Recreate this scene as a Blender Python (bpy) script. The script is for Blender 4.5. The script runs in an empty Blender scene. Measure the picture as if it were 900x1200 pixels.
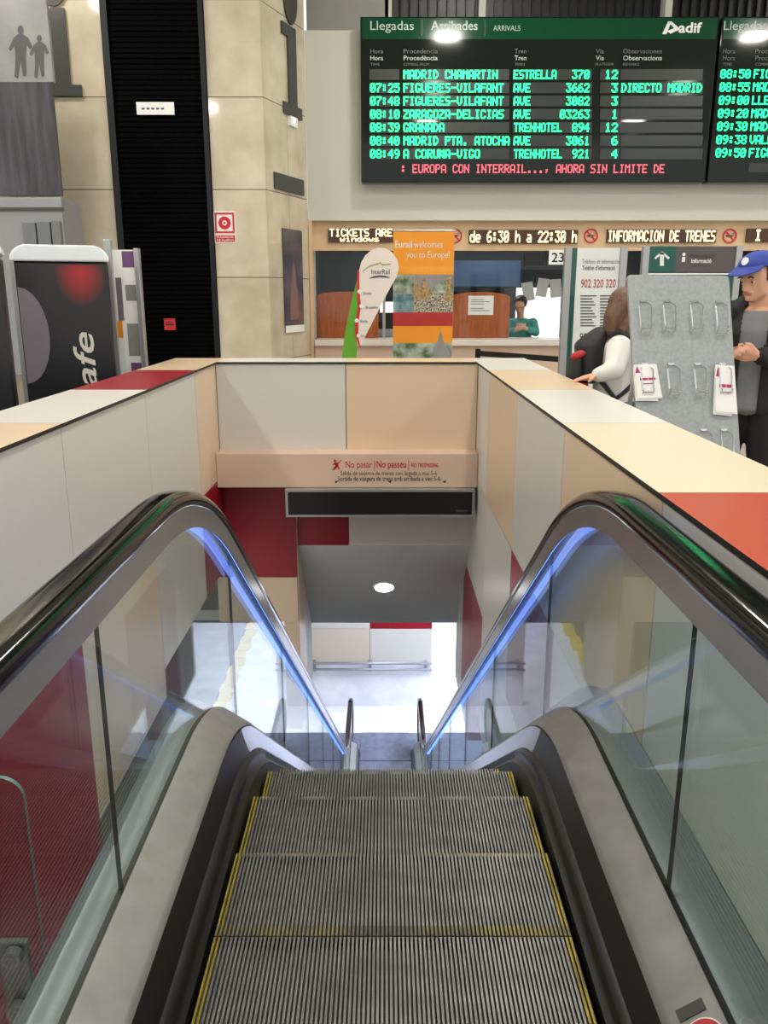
import bpy, bmesh, math, random
from mathutils import Vector, Matrix
random.seed(7)
PI = math.pi
C = bpy.context.scene.collection
sc = bpy.context.scene

# ------------------------------------------------------------------ camera
F = 970.0                       # focal length in pixels of the 900 x 1200 frame
PITCH = math.radians(14.67)
CAMZ = 1.40
cam = bpy.data.cameras.new('camera'); co = bpy.data.objects.new('camera', cam); C.objects.link(co)
co.location = (0, 0, CAMZ); co.rotation_euler = (PI/2 - PITCH, 0, 0)
cam.sensor_fit = 'VERTICAL'; cam.sensor_height = 36; cam.sensor_width = 27; cam.lens = F/1200*36
cam.clip_start = 0.02
sc.camera = co
# ------------------------------------------------------------------ view, world
sc.view_settings.view_transform = 'Standard'; sc.view_settings.look = 'None'
sc.view_settings.gamma = 1; sc.view_settings.use_curve_mapping = False
sc.view_settings.exposure = 0.30
W = bpy.data.worlds.new('hall_ambient'); sc.world = W; W.use_nodes = True
bg = W.node_tree.nodes['Background']; bg.inputs[0].default_value = (1.0, 0.99, 0.96, 1); bg.inputs[1].default_value = 0.85
LAMP_HALL = 125.0
LAMP_LOW = 50.0
HANDRAIL_LED = 2.4

# ------------------------------------------------------------------ pixel <-> place helpers (a pixel and a known plane give a point)
cp, sp = math.cos(PITCH), math.sin(PITCH)
def ray(u, v):
    a, b = (u-450)/F, (600-v)/F
    return Vector((a, cp+b*sp, -sp+b*cp))
def at_y(u, v, y):
    d = ray(u, v); return Vector((0, 0, CAMZ)) + d*(y/d.y)
def at_t(u, v, t):
    return Vector((0, 0, CAMZ)) + ray(u, v)*t

# ------------------------------------------------------------------ materials
def S(r, g, b):
    f = lambda c: (c/255/12.92) if c/255 <= 0.04045 else ((c/255+0.055)/1.055)**2.4
    return (f(r), f(g), f(b), 1)
def mat(name, col, rough=0.5, metal=0.0, emit=0.0, ecol=None, spec=0.5, var=0.05, scale=6.0, bump=0.0, coat=0.0):
    m = bpy.data.materials.new(name); m.use_nodes = True
    nt = m.node_tree; b = nt.nodes['Principled BSDF']
    b.inputs['Roughness'].default_value = rough; b.inputs['Metallic'].default_value = metal
    b.inputs['Specular IOR Level'].default_value = spec
    b.inputs['Coat Weight'].default_value = coat
    tc = nt.nodes.new('ShaderNodeTexCoord'); nz = nt.nodes.new('ShaderNodeTexNoise')
    nz.inputs['Scale'].default_value = scale; nz.inputs['Detail'].default_value = 4
    nt.links.new(tc.outputs['Object'], nz.inputs['Vector'])
    mx = nt.nodes.new('ShaderNodeMix'); mx.data_type = 'RGBA'
    mx.inputs[6].default_value = tuple(c*(1-var) for c in col[:3])+(1,)
    mx.inputs[7].default_value = tuple(min(1, c*(1+var)) for c in col[:3])+(1,)
    nt.links.new(nz.outputs['Fac'], mx.inputs[0]); nt.links.new(mx.outputs[2], b.inputs['Base Color'])
    if emit:
        b.inputs['Emission Color'].default_value = ecol or col; b.inputs['Emission Strength'].default_value = emit
    if bump:
        bp = nt.nodes.new('ShaderNodeBump'); bp.inputs['Strength'].default_value = bump; bp.inputs['Distance'].default_value = 0.01
        nt.links.new(nz.outputs['Fac'], bp.inputs['Height']); nt.links.new(bp.outputs[0], b.inputs['Normal'])
    return m
def mix_mat(name, c1, c2, scale, lo, hi, rough=0.5, metal=0.0, vec=(1, 1, 1), detail=5, spec=0.5, wave=False):
    m = mat(name, c1, rough, metal, spec=spec); nt = m.node_tree
    b = nt.nodes['Principled BSDF']; mx = [n for n in nt.nodes if n.type == 'MIX'][0]; nz = [n for n in nt.nodes if n.type == 'TEX_NOISE'][0]
    mx.inputs[6].default_value = c1; mx.inputs[7].default_value = c2
    nz.inputs['Scale'].default_value = scale; nz.inputs['Detail'].default_value = detail
    mp = nt.nodes.new('ShaderNodeMapping'); mp.inputs['Scale'].default_value = vec
    tc = [n for n in nt.nodes if n.type == 'TEX_COORD'][0]
    nt.links.new(tc.outputs['Object'], mp.inputs[0]); nt.links.new(mp.outputs[0], nz.inputs['Vector'])
    rp = nt.nodes.new('ShaderNodeMapRange'); rp.inputs[1].default_value = lo; rp.inputs[2].default_value = hi
    nt.links.new(nz.outputs['Fac'], rp.inputs[0]); nt.links.new(rp.outputs[0], mx.inputs[0])
    return m
def glass_mat(name, tint, ior=1.45, rough=0.0, mul=1.0):
    m = bpy.data.materials.new(name); m.use_nodes = True; nt = m.node_tree
    for n in list(nt.nodes):
        if n.type != 'OUTPUT_MATERIAL': nt.nodes.remove(n)
    out = nt.nodes[0]
    tr = nt.nodes.new('ShaderNodeBsdfTransparent'); tr.inputs[0].default_value = tint
    gl = nt.nodes.new('ShaderNodeBsdfGlossy'); gl.inputs['Roughness'].default_value = rough
    fr = nt.nodes.new('ShaderNodeFresnel'); ge = nt.nodes.new('ShaderNodeNewGeometry')
    mr = nt.nodes.new('ShaderNodeMapRange'); mr.inputs[3].default_value = ior; mr.inputs[4].default_value = 1/ior
    nt.links.new(ge.outputs['Backfacing'], mr.inputs[0]); nt.links.new(mr.outputs[0], fr.inputs[0])
    ml = nt.nodes.new('ShaderNodeMath'); ml.operation = 'MULTIPLY'; ml.inputs[1].default_value = mul
    mx = nt.nodes.new('ShaderNodeMixShader')
    nt.links.new(fr.outputs[0], ml.inputs[0]); nt.links.new(ml.outputs[0], mx.inputs[0])
    nt.links.new(tr.outputs[0], mx.inputs[1]); nt.links.new(gl.outputs[0], mx.inputs[2])
    nt.links.new(mx.outputs[0], out.inputs[0])
    return m

M = {}
M['white_panel'] = mat('white_laminate', S(208, 205, 197), 0.35, var=0.02, scale=2)
M['off_white'] = mat('off_white_laminate', S(208, 196, 180), 0.35, var=0.02)
M['beige_panel'] = mat('beige_laminate', S(220, 195, 165), 0.35, var=0.02, scale=2)
M['red_panel'] = mat('red_laminate', S(146, 8, 30), 0.4, var=0.03, scale=2)
M['coral_panel'] = mat('coral_laminate', S(184, 74, 56), 0.35, var=0.04, scale=3)
M['cream_top'] = mat('cream_laminate', S(228, 214, 186), 0.3, var=0.02, scale=2)
M['white_top'] = mat('white_coping_laminate', S(224, 219, 210), 0.28, var=0.02, scale=2)
M['beige_top'] = mat('beige_coping_laminate', S(226, 200, 168), 0.28, var=0.02, scale=2)
M['black_edge'] = mat('black_laminate_core', S(22, 20, 19), 0.5)
M['core'] = mat('concrete_core', S(120, 118, 112), 0.8)
M['beam'] = mat('pink_beige_beam', S(212, 184, 163), 0.5, var=0.03, scale=3)
M['grey_soffit'] = mat('grey_painted_soffit', S(205, 211, 211), 0.6, var=0.03, scale=3)
M['plaster'] = mat('white_plaster', S(196, 196, 184), 0.7, var=0.02, scale=2)
M['grey_recess'] = mat('grey_recess_plaster', S(150, 150, 142), 0.8)
M['fascia'] = mat('beige_fascia', S(212, 180, 142), 0.5)
M['ceiling'] = mat('white_ceiling', S(200, 200, 195), 0.8)
M['hall_floor'] = mix_mat('terrazzo_floor', S(150, 145, 135), S(190, 184, 172), 30, .3, .7, 0.25)
M['white_floor'] = mix_mat('white_platform_floor', S(222, 224, 232), S(238, 238, 244), 3, .35, .65, 0.18)
M['grey_floor'] = mix_mat('grey_tile_floor', S(92, 98, 116), S(112, 117, 134), 8, .3, .7, 0.25)
M['track_bed'] = mat('dark_track_bed', S(52, 55, 57), 0.7)
M['yellow_strip'] = mix_mat('yellow_tactile_paint', S(225, 200, 30), S(200, 170, 20), 10, .3, .7, 0.5)
M['marble'] = mix_mat('beige_marble', S(186, 174, 149), S(212, 201, 178), 3.2, .3, .72, 0.07, detail=9)
M['joint'] = mat('dark_joint', S(70, 60, 48), 0.8)
M['shutter'] = mat('black_shutter', S(5, 5, 6), 0.8, spec=0.05)
M['dark_metal'] = mat('dark_metal', S(30, 32, 34), 0.4, 0.6)
M['letter'] = mat('dark_grey_letter', S(66, 66, 64), 0.5)
M['white_paint'] = mat('white_paint', S(230, 230, 226), 0.5)
M['red_paint'] = mat('red_paint', S(196, 20, 34), 0.45)
M['black_paint'] = mat('black_paint', S(16, 16, 17), 0.4)
M['paper'] = mat('paper', S(236, 236, 232), 0.6)
M['steel'] = mat('brushed_steel', S(176, 178, 180), 0.28, 0.9, var=0.06, scale=30)
M['deck'] = mix_mat('scuffed_grey_deck', S(128, 126, 122), S(142, 140, 135), 14, .3, .7, 0.42, 0.25)
M['outer_deck'] = mat('grey_outer_deck', S(150, 155, 160), 0.35, 0.35, var=0.05)
M['skirt'] = mat('black_skirt_rubber', S(20, 19, 19), 0.42, var=0.2, scale=20)
M['stringer'] = mat('brushed_stringer_steel', S(150, 156, 172), 0.25, 0.8)
M['rubber'] = mat('black_handrail_rubber', S(14, 13, 13), 0.13, var=0.2, scale=10)
M['alu'] = mat('handrail_aluminium', S(168, 166, 164), 0.27, 0.75)
M['led_strip'] = mat('blue_white_led_strip', S(120, 150, 255), 0.4, emit=HANDRAIL_LED, ecol=(0.16, 0.34, 1.0, 1))
M['glass'] = glass_mat('balustrade_glass', (0.90, 0.945, 0.93, 1), 1.5, mul=0.72)
M['clear'] = glass_mat('acrylic_guard', (0.93, 0.96, 0.955, 1), 1.35)
M['window_glass'] = glass_mat('window_glass', (0.96, 0.97, 0.97, 1), 1.45, mul=0.5)
M['glass_edge'] = mat('green_glass_edge', S(120, 150, 142), 0.2)
M['groove'] = mat('dark_rubber_gasket', S(38, 36, 34), 0.5)
M['tread'] = mix_mat('step_aluminium', S(100, 99, 97), S(132, 131, 128), 5, .3, .7, 0.42, 0.55, vec=(1, 3, 1))
M['tread_dark'] = mat('step_groove', S(26, 25, 25), 0.7)
M['yellow_step'] = mix_mat('worn_yellow_edge', S(84, 80, 70), S(150, 134, 50), 5, .42, .66, 0.5, vec=(1, 1, 1))
M['yellow_side'] = mix_mat('yellow_side_edge', S(96, 84, 30), S(150, 132, 36), 9, .3, .6, 0.5)
M['board'] = mat('black_green_board', S(17, 24, 21), 0.06, var=0.05, spec=0.35)
M['board_head'] = mat('green_board_header', S(4, 64, 38), 0.1, spec=0.35)
M['board_row'] = mat('dark_grey_row', S(40, 46, 43), 0.3)
M['led_green'] = mat('green_led', S(0, 60, 40), 0.5, emit=3.4, ecol=(0.008, 1.0, 0.24, 1))
M['led_red'] = mat('red_led', S(80, 10, 15), 0.5, emit=1.1, ecol=(1.0, 0.16, 0.20, 1))
M['led_amber'] = mat('amber_led', S(120, 80, 30), 0.5, emit=2.6, ecol=(1.0, 0.72, 0.36, 1))
M['led_back'] = mat('brown_led_panel', S(70, 38, 18), 0.4)
M['head_text'] = mat('pale_header_text', S(176, 196, 182), 0.5)
M['dim_text'] = mat('dim_board_text', S(104, 110, 104), 0.5)
M['wood'] = mix_mat('orange_brown_wood', S(150, 72, 26), S(182, 96, 40), 5, .3, .7, 0.35, vec=(6, 6, .7))
M['counter'] = mat('white_counter', S(216, 210, 200), 0.35)
M['dark_room'] = mat('dark_office', S(46, 52, 52), 0.7)
M['blue_screen'] = mat('blue_office_screen', S(52, 70, 92), 0.3, emit=0.12, ecol=S(60, 100, 150))
M['lightbox'] = mat('white_lightbox', S(240, 240, 245), 0.5, emit=1.0, ecol=(0.95, 0.97, 1, 1))
M['teal'] = mat('teal_sign', S(18, 84, 76), 0.4)
M['brown_sign'] = mat('brown_grey_sign', S(84, 76, 78), 0.35)
M['silver'] = mat('silver_frame', S(170, 172, 172), 0.35, 0.6)
M['grey_board'] = mix_mat('grey_speckled_board', S(146, 152, 153), S(164, 170, 171), 60, .3, .7, 0.45)
M['chrome'] = mat('chrome_wire', S(215, 217, 220), 0.12, 1.0)
M['magenta'] = mat('magenta_print', S(176, 40, 110), 0.5)
M['orange'] = mat('orange_banner', S(236, 150, 24), 0.5, var=0.08)
M['orange2'] = mat('light_orange_banner', S(240, 160, 40), 0.5, var=0.08)
M['banner_red'] = mat('banner_red', S(178, 40, 34), 0.5, var=0.2, scale=8)
M['photo_town'] = mix_mat('town_photo_print', S(60, 52, 42), S(206, 196, 176), 70, .38, .62, 0.5, detail=8)
M['photo_sea'] = mix_mat('sea_photo_print', S(70, 110, 122), S(150, 176, 180), 12, .35, .65, 0.5, detail=8)
M['photo_hill'] = mix_mat('hill_photo_print', S(66, 92, 52), S(180, 190, 180), 9, .35, .65, 0.5, detail=8)
M['castle'] = mix_mat('ochre_castle_print', S(120, 92, 50), S(196, 166, 112), 40, .3, .7, 0.5)
M['flag_white'] = mat('white_flag_cloth', S(226, 216, 206), 0.7, var=0.03)
M['flag_green'] = mat('green_flag_cloth', S(96, 160, 40), 0.7, var=0.08)
M['navy'] = mat('navy_print', S(50, 56, 82), 0.6)
M['olive'] = mat('olive_print', S(150, 156, 60), 0.6)
M['machine_black'] = mat('black_machine_panel', S(34, 34, 37), 0.3)
M['machine_white'] = mat('white_machine_top', S(232, 238, 243), 0.2)
M['mauve'] = mat('mauve_print', S(122, 112, 122), 0.4)
M['cream_text'] = mat('cream_print', S(222, 218, 204), 0.5)
M['poster_grey'] = mix_mat('misty_grey_print', S(126, 126, 124), S(150, 150, 147), 3, .3, .7, 0.35)
M['poster_dark'] = mix_mat('dark_street_print', S(44, 42, 46), S(82, 78, 84), 2.2, .35, .65, 0.3, vec=(5, 1, .5))
M['figure_print'] = mat('figure_print', S(78, 78, 78), 0.4)
M['brown_print'] = mat('brown_tower_print', S(132, 100, 92), 0.4, var=.2)
M['cabinet_grey'] = mat('grey_cabinet', S(150, 152, 154), 0.4, 0.2)
M['tone_grey'] = mat('darker_cabinet_grey', S(116, 118, 122), 0.5)
M['purple'] = mat('purple_print', S(110, 70, 120), 0.5)
M['skin'] = mat('skin', S(214, 160, 132), 0.5, var=0.05, scale=20)
M['lips'] = mat('lips', S(190, 122, 104), 0.5)
M['eye_white'] = mat('eye_white', S(225, 222, 218), 0.3)
M['eye_dark'] = mat('eye_iris', S(40, 28, 22), 0.2)
M['hair_dark'] = mat('dark_brown_hair', S(40, 28, 22), 0.55, var=0.3, scale=40, bump=0.4)
M['hair_brown'] = mix_mat('brown_hair', S(72, 48, 34), S(118, 82, 58), 26, .3, .7, 0.5, vec=(6, 6, .5))
M['cap_blue'] = mat('blue_cap_cloth', S(44, 62, 150), 0.7, var=0.1)
M['jacket_black'] = mat('black_jacket_cloth', S(22, 22, 24), 0.75, var=0.2, scale=14, bump=0.2)
M['tee_grey'] = mat('grey_tshirt_cloth', S(122, 124, 126), 0.85, var=0.08, scale=14, bump=0.2)
M['trouser_black'] = mat('black_trouser_cloth', S(20, 20, 23), 0.8, var=0.2)
M['jacket_white'] = mat('white_jacket_cloth', S(220, 218, 214), 0.75, var=0.04, scale=12, bump=0.3)
M['bag_black'] = mat('black_backpack_cloth', S(34, 34, 37), 0.7, var=0.2, scale=12)
M['bag_red'] = mat('red_backpack_cloth', S(170, 36, 40), 0.7)
M['jeans'] = mat('grey_jeans', S(70, 72, 80), 0.8)
M['shirt_teal'] = mat('teal_shirt_cloth', S(66, 146, 140), 0.75)
M['leather'] = mat('dark_shoe', S(28, 26, 26), 0.5)
M['tape'] = mat('dark_tape', S(72, 70, 66), 0.6)
M['lamp_on'] = mat('lit_ceiling_lamp', (1, 1, 1, 1), 0.5, emit=LAMP_HALL, ecol=(1.0, 0.96, 0.88, 1))
M['lamp_low'] = mat('lit_platform_lamp', (1, 1, 1, 1), 0.5, emit=LAMP_LOW, ecol=(0.76, 0.83, 1.0, 1))
M['fill_office'] = mat('office_fill_glow', (1, 1, 1, 1), 0.5, emit=9, ecol=(0.95, 0.97, 1.0, 1))  # glow of the added office fill panels
M['lamp_down'] = mat('lit_downlight', (1, 1, 1, 1), 0.5, emit=14, ecol=(0.95, 0.97, 1.0, 1))

# ------------------------------------------------------------------ mesh helpers
class MB:
    """collects shapes; build() links them as ONE mesh object"""
    def __init__(s): s.v = []; s.f = []; s.m = []; s.mats = []
    def mi(s, m):
        m = M[m] if isinstance(m, str) else m
        if m not in s.mats: s.mats.append(m)
        return s.mats.index(m)
    def face(s, pts, m):
        i0 = len(s.v); s.v += [tuple(p) for p in pts]; s.f.append(tuple(range(i0, i0+len(pts)))); s.m.append(s.mi(m)); return s
    def grid(s, rows, m, close=False):
        i0 = len(s.v); n = len(rows[0])
        for r in rows: s.v += [tuple(p) for p in r]
        k = s.mi(m)
        for i in range(len(rows)-1):
            for j in range(n if close else n-1):
                a = i0+i*n+j; b = i0+i*n+(j+1) % n
                s.f.append((a, b, b+n, a+n)); s.m.append(k)
        return s
    def box(s, x0, x1, y0, y1, z0, z1, m, top=None):
        i = len(s.v); s.v += [(x, y, z) for z in (z0, z1) for y in (y0, y1) for x in (x0, x1)]
        k = s.mi(m)
        for q in ((0, 2, 3, 1), (4, 5, 7, 6), (0, 1, 5, 4), (2, 6, 7, 3), (0, 4, 6, 2), (1, 3, 7, 5)):
            s.f.append(tuple(i+a for a in q)); s.m.append(k)
        if top: s.m[-5] = s.mi(top)
        return s
    def obox(s, c, ax, ay, az, m):
        """box from centre and three half-axis vectors"""
        c, ax, ay, az = map(Vector, (c, ax, ay, az)); i = len(s.v)
        s.v += [tuple(c+ax*a+ay*b+az*d) for d in (-1, 1) for b in (-1, 1) for a in (-1, 1)]
        k = s.mi(m)
        for q in ((0, 2, 3, 1), (4, 5, 7, 6), (0, 1, 5, 4), (2, 6, 7, 3), (0, 4, 6, 2), (1, 3, 7, 5)):
            s.f.append(tuple(i+a for a in q)); s.m.append(k)
        return s
    def prism(s, pts, d, m, msides=None):
        """extrude a planar outline (list of 3-D points) by vector d"""
        pts = [Vector(p) for p in pts]; d = Vector(d); n = len(pts); i = len(s.v)
        s.v += [tuple(p) for p in pts]+[tuple(p+d) for p in pts]
        k = s.mi(m); ks = s.mi(msides or m)
        s.f.append(tuple(range(i, i+n))); s.m.append(k)
        s.f.append(tuple(range(i+2*n-1, i+n-1, -1))); s.m.append(k)
        for j in range(n):
            s.f.append((i+j, i+n+j, i+n+(j+1) % n, i+(j+1) % n)); s.m.append(ks)
        return s
    def tube(s, path, r, m, n=10, cap=True):
        path = [Vector(p) for p in path]; rows = []; up = None
        for i, p in enumerate(path):
            t = (path[min(i+1, len(path)-1)]-path[max(i-1, 0)]).normalized()
            if up is None: up = t.orthogonal().normalized()
            up = (up-t*up.dot(t)).normalized(); w = t.cross(up)
            rr = r[i] if isinstance(r, (list, tuple)) else r
            rows.append([p+(up*math.cos(2*PI*j/n)+w*math.sin(2*PI*j/n))*rr for j in range(n)])
        s.grid(rows, m, True)
        if cap: s.face(rows[0][::-1], m); s.face(rows[-1], m)
        return s
    def cyl(s, c, axis, r, h, m, n=24, msides=None):
        a = Vector(axis).normalized(); u = a.orthogonal().normalized(); w = a.cross(u); c = Vector(c)
        return s.prism([c+(u*math.cos(2*PI*j/n)+w*math.sin(2*PI*j/n))*r for j in range(n)], a*h, m, msides)
    def build(s, name, parent=None, smooth=False, bevel=0.0, kind=None):
        me = bpy.data.meshes.new(name); me.from_pydata(s.v, [], s.f); me.update()
        for m in s.mats: me.materials.append(m)
        me.polygons.foreach_set('material_index', s.m)
        bm = bmesh.new(); bm.from_mesh(me); bmesh.ops.remove_doubles(bm, verts=bm.verts, dist=1e-6)
        bmesh.ops.recalc_face_normals(bm, faces=bm.faces); bm.to_mesh(me); bm.free()
        return link(name, me, parent, smooth, bevel, kind)
def link(name, me, parent=None, smooth=False, bevel=0.0, kind=None):
    o = bpy.data.objects.new(name, me); C.objects.link(o)
    if parent: o.parent = parent
    if smooth:
        me.polygons.foreach_set('use_smooth', [True]*len(me.polygons))
        try: me.set_sharp_from_angle(angle=math.radians(38))
        except Exception: pass
    if bevel:
        b = o.modifiers.new('bevel', 'BEVEL'); b.width = bevel; b.segments = 2; b.limit_method = 'ANGLE'
    if kind: o['kind'] = kind
    return o
def tag(o, label, cat, group=None, kind=None):
    o['label'] = label; o['category'] = cat
    if group: o['group'] = group
    if kind: o['kind'] = kind
    return o
def thing(name, label, cat, loc=(0, 0, 0), rz=0, group=None):
    o = bpy.data.objects.new(name, None); C.objects.link(o); o.location = loc; o.rotation_euler = (0, 0, rz)
    o.empty_display_size = 0.1
    return tag(o, label, cat, group)
def text_mesh(body, width=None, height=None, bold=0.0, shear=0.0):
    cu = bpy.data.curves.new('text', 'FONT'); cu.body = body; cu.size = 1; cu.offset = bold; cu.shear = shear
    cu.resolution_u = 3; cu.extrude = 0.0
    ob = bpy.data.objects.new('text', cu); C.objects.link(ob)
    dg = bpy.context.evaluated_depsgraph_get()
    me = bpy.data.meshes.new_from_object(ob.evaluated_get(dg))
    bpy.data.objects.remove(ob); bpy.data.curves.remove(cu)
    return me
def add_text(mb, body, p0, width, height, m, right=(1, 0, 0), up=(0, 0, 1), bold=0.0, shear=0.0, center=False):
    """flat lettering: lower-left corner p0 (or centre), fitted to a width and a cap height"""
    me = text_mesh(body, bold=bold, shear=shear)
    xs = [v.co.x for v in me.vertices]; ys = [v.co.y for v in me.vertices]
    if not xs: return mb
    x0, x1 = min(xs), max(xs); y0 = 0.0; y1 = 0.72
    sx = width/(x1-x0) if width else height/(y1-y0); sy = height/(y1-y0)
    r, u_ = Vector(right), Vector(up); p0 = Vector(p0)
    if center: p0 = p0-r*(x1-x0)*sx/2
    i = len(mb.v); k = mb.mi(m)
    mb.v += [tuple(p0+r*((v.co.x-x0)*sx)+u_*((v.co.y-y0)*sy)) for v in me.vertices]
    for p in me.polygons: mb.f.append(tuple(i+j for j in p.vertices)); mb.m.append(k)
    bpy.data.meshes.remove(me)
    return mb
FONT = {k: bytes.fromhex(v) for k, v in {
 'A':'7E1111117E','B':'7F49494936','C':'3E41414122','D':'7F4141221C','E':'7F49494941','F':'7F09090901','G':'3E41415132','H':'7F0808087F',
 'I':'00417F4100','J':'2040413F01','K':'7F08142241','L':'7F40404040','M':'7F0204027F','N':'7F0408107F','O':'3E4141413E','P':'7F09090906',
 'Q':'3E4151215E','R':'7F09192946','S':'4649494931','T':'01017F0101','U':'3F4040403F','V':'1F2040201F','W':'7F2018207F','X':'6314081463',
 'Y':'0304780403','Z':'6151494543','0':'3E5149453E','1':'00427F4000','2':'4261514946','3':'2141454B31','4':'1814127F10','5':'2745454539',
 '6':'3C4A494930','7':'0171090503','8':'3649494936','9':'064949291E',':':'0036360000','-':'0808080808','.':'0060600000',',':'0050300000',
 ' ':'0000000000','d':'384444487F','e':'3854545418','h':'7F08040478','a':'2054545478','w':'3C4030403C','i':'00447D4000','n':'7C08040478',
 'o':'3844444438','s':'4854545420','c':'3844444420','t':'043F444020','|':'00007F0000'}.items()}
FONT['~'] = bytes.fromhex('7D0A12227D')       # capital N with tilde
def dots(mb, s, p, w, h, m, adv=6):
    """dot-matrix lettering on a plane facing -y: p lower-left, overall width w, height h"""
    n = len(s)*adv-1; dx = w/n; dz = h/7; k = mb.mi(m); g = 0.06
    for ci, ch in enumerate(s):
        cols = FONT.get(ch, FONT[' '])
        for cx in range(5):
            for r in range(7):
                if cols[cx] >> r & 1:
                    x = p[0]+(ci*adv+cx)*dx; z = p[2]+(6-r)*dz; i = len(mb.v)
                    mb.v += [(x-dx*.14, p[1], z-dz*.04), (x+dx*1.14, p[1], z-dz*.04), (x+dx*1.14, p[1], z+dz*1.04), (x-dx*.14, p[1], z+dz*1.04)]
                    mb.f.append((i, i+1, i+2, i+3)); mb.m.append(k)
    return mb

# closed-body modelling: hulls of spheres fused to one skin by voxel remesh
def ball_pts(c, r, n=12):
    rx, ry, rz = (r, r, r) if not isinstance(r, (tuple, list)) else r; out = []
    for i in range(1, n//2+1):
        th = PI*i/(n//2+1)
        for j in range(n): out.append((c[0]+rx*math.sin(th)*math.cos(2*PI*j/n), c[1]+ry*math.sin(th)*math.sin(2*PI*j/n), c[2]+rz*math.cos(th)))
    out += [(c[0], c[1], c[2]+rz), (c[0], c[1], c[2]-rz)]
    return out
def body_mesh(name, prims, voxel, mats, smooth_it=4):
    """prims: lists of (centre, radius) hulled together; fused into one continuous surface"""
    bm = bmesh.new()
    for pr in prims:
        vs = []
        for c, r in pr: vs += [bm.verts.new(p) for p in ball_pts(c, r)]
        res = bmesh.ops.convex_hull(bm, input=vs)
        junk = [e for e in res['geom_interior'] if isinstance(e, bmesh.types.BMVert)]
        bmesh.ops.delete(bm, geom=[v for v in junk if v.is_valid], context='VERTS')
    loose = [v for v in bm.verts if not v.link_faces]; bmesh.ops.delete(bm, geom=loose, context='VERTS')
    bmesh.ops.recalc_face_normals(bm, faces=bm.faces)
    me = bpy.data.meshes.new(name); bm.to_mesh(me); bm.free()
    ob = bpy.data.objects.new(name, me); C.objects.link(ob)
    r = ob.modifiers.new('r', 'REMESH'); r.mode = 'VOXEL'; r.voxel_size = voxel
    s = ob.modifiers.new('s', 'SMOOTH'); s.factor = 0.5; s.iterations = smooth_it
    dg = bpy.context.evaluated_depsgraph_get()
    out = bpy.data.meshes.new_from_object(ob.evaluated_get(dg)); out.name = name
    bpy.data.objects.remove(ob)
    out.materials.clear()
    for m in mats: out.materials.append(M[m])
    out.polygons.foreach_set('use_smooth', [True]*len(out.polygons))
    return out
def chain(pts):
    """tapered chain through (point, radius) joints"""
    return [[pts[i], pts[i+1]] for i in range(len(pts)-1)]

# ================================================================== STRUCTURE
ZC = 0.95                                   # top of the parapet coping
XL, XR = -1.18, 0.66                        # inner faces of the parapet walls
YF = 5.86                                   # inner face of the far parapet
GY = [-0.6, 0.8, 1.9, 3.0, 4.1, 5.2, YF]    # panel joints along the void
ROWS = [(0.13, ZC-0.014), (-0.69, 0.125), (-1.51, -0.695)]
w_, b_, r_ = 'white_panel', 'beige_panel', 'red_panel'
def panels_x(mb, x, sgn, cols, bottoms):
    for j in range(len(GY)-1):
        y0, y1 = GY[j]+.003, GY[j+1]-.003
        for k, (z0, z1) in enumerate(ROWS):
            c = cols[k][j]
            zb = max(z0, bottoms[j])
            if zb >= z1: continue
            a, b = sorted((x, x+sgn*0.02)); mb.box(a, b, y0, y1, zb, z1, c)
wl = MB()
wl.box(XL-.345, XL-.02, -.6, YF, 0.0, ZC-.02, 'core'); wl.box(XL-.345, XL-.335, -.6, YF+.36, 0, ZC-.014, 'white_panel')
wl.box(XL-.10, XL-.02, -.6, 4.2, -1.51, 0.0, 'core'); wl.box(XL-.10, XL-.02, 4.2, YF, -.55, 0.0, 'core')
panels_x(wl, XL, -1, [[w_, w_, w_, w_, w_, b_], [r_, r_, r_, b_, w_, r_], [r_, r_, r_, w_, w_, r_]], [-1.51, -1.51, -1.51, -.71, -.55, -.55])
wl.build('wall_left', kind='structure')
wr = MB()
wr.box(XR+.02, XR+.345, -.6, YF, 0.0, ZC-.02, 'core'); wr.box(XR+.345, XR+.36, -.6, YF+.36, 0, ZC-.014, 'white_panel')
wr.box(XR+.02, XR+.10, -.6, YF, -1.51, 0.0, 'core')
panels_x(wr, XR, 1, [[w_, w_, b_, w_, b_, w_], [w_, b_, w_, r_, w_, w_], [b_, w_, w_, b_, w_, r_]], [-1.51]*6)
wr.build('wall_right', kind='structure')
wf = MB()
wf.box(XL-.345, XR+.345, YF+.02, YF+.345, .1, ZC-.02, 'core'); wf.box(XL-.36, XR+.36, YF+.345, YF+.36, 0, ZC-.014, 'beige_panel')
wf.box(XL+.004, -.272, YF, YF+.02, .30, ZC-.014, w_); wf.box(-.266, XR-.004, YF, YF+.02, .30, ZC-.014, b_)
wf.build('wall_front', kind='structure')
bm_ = MB()
bm_.box(XL+.002, XR-.002, 5.70, YF+.02, .085, .33, 'beam')
bm_.build('beam', kind='structure', bevel=.006)
# coping slabs with dark laminate edges
cp_ = MB()
xo_l, xo_r, yo = XL-.365, XR+.38, YF+.37
for j in range(len(GY)-1):
    y0, y1 = GY[j]+.001, GY[j+1]-.001
    if j == len(GY)-2: y1 = yo
    lc = ['beige_top', 'beige_top', 'beige_top', 'white_top', 'red_panel', 'beige_top'][j]
    rc = ['coral_panel', 'coral_panel', 'cream_top', 'white_top', 'beige_top', 'white_top'][j]
    cp_.box(xo_l, XL+.012, y0, y1, ZC-.014, ZC, 'black_edge', lc)
    cp_.box(XR-.012, xo_r, y0, y1, ZC-.014, ZC, 'black_edge', rc)
cp_.box(XL+.013, -.27, YF-.012, yo, ZC-.014, ZC, 'black_edge', 'white_top')
cp_.box(-.269, XR-.013, YF-.012, yo, ZC-.014, ZC, 'black_edge', 'beige_top')
cp_.build('trim_1', kind='structure')
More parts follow.
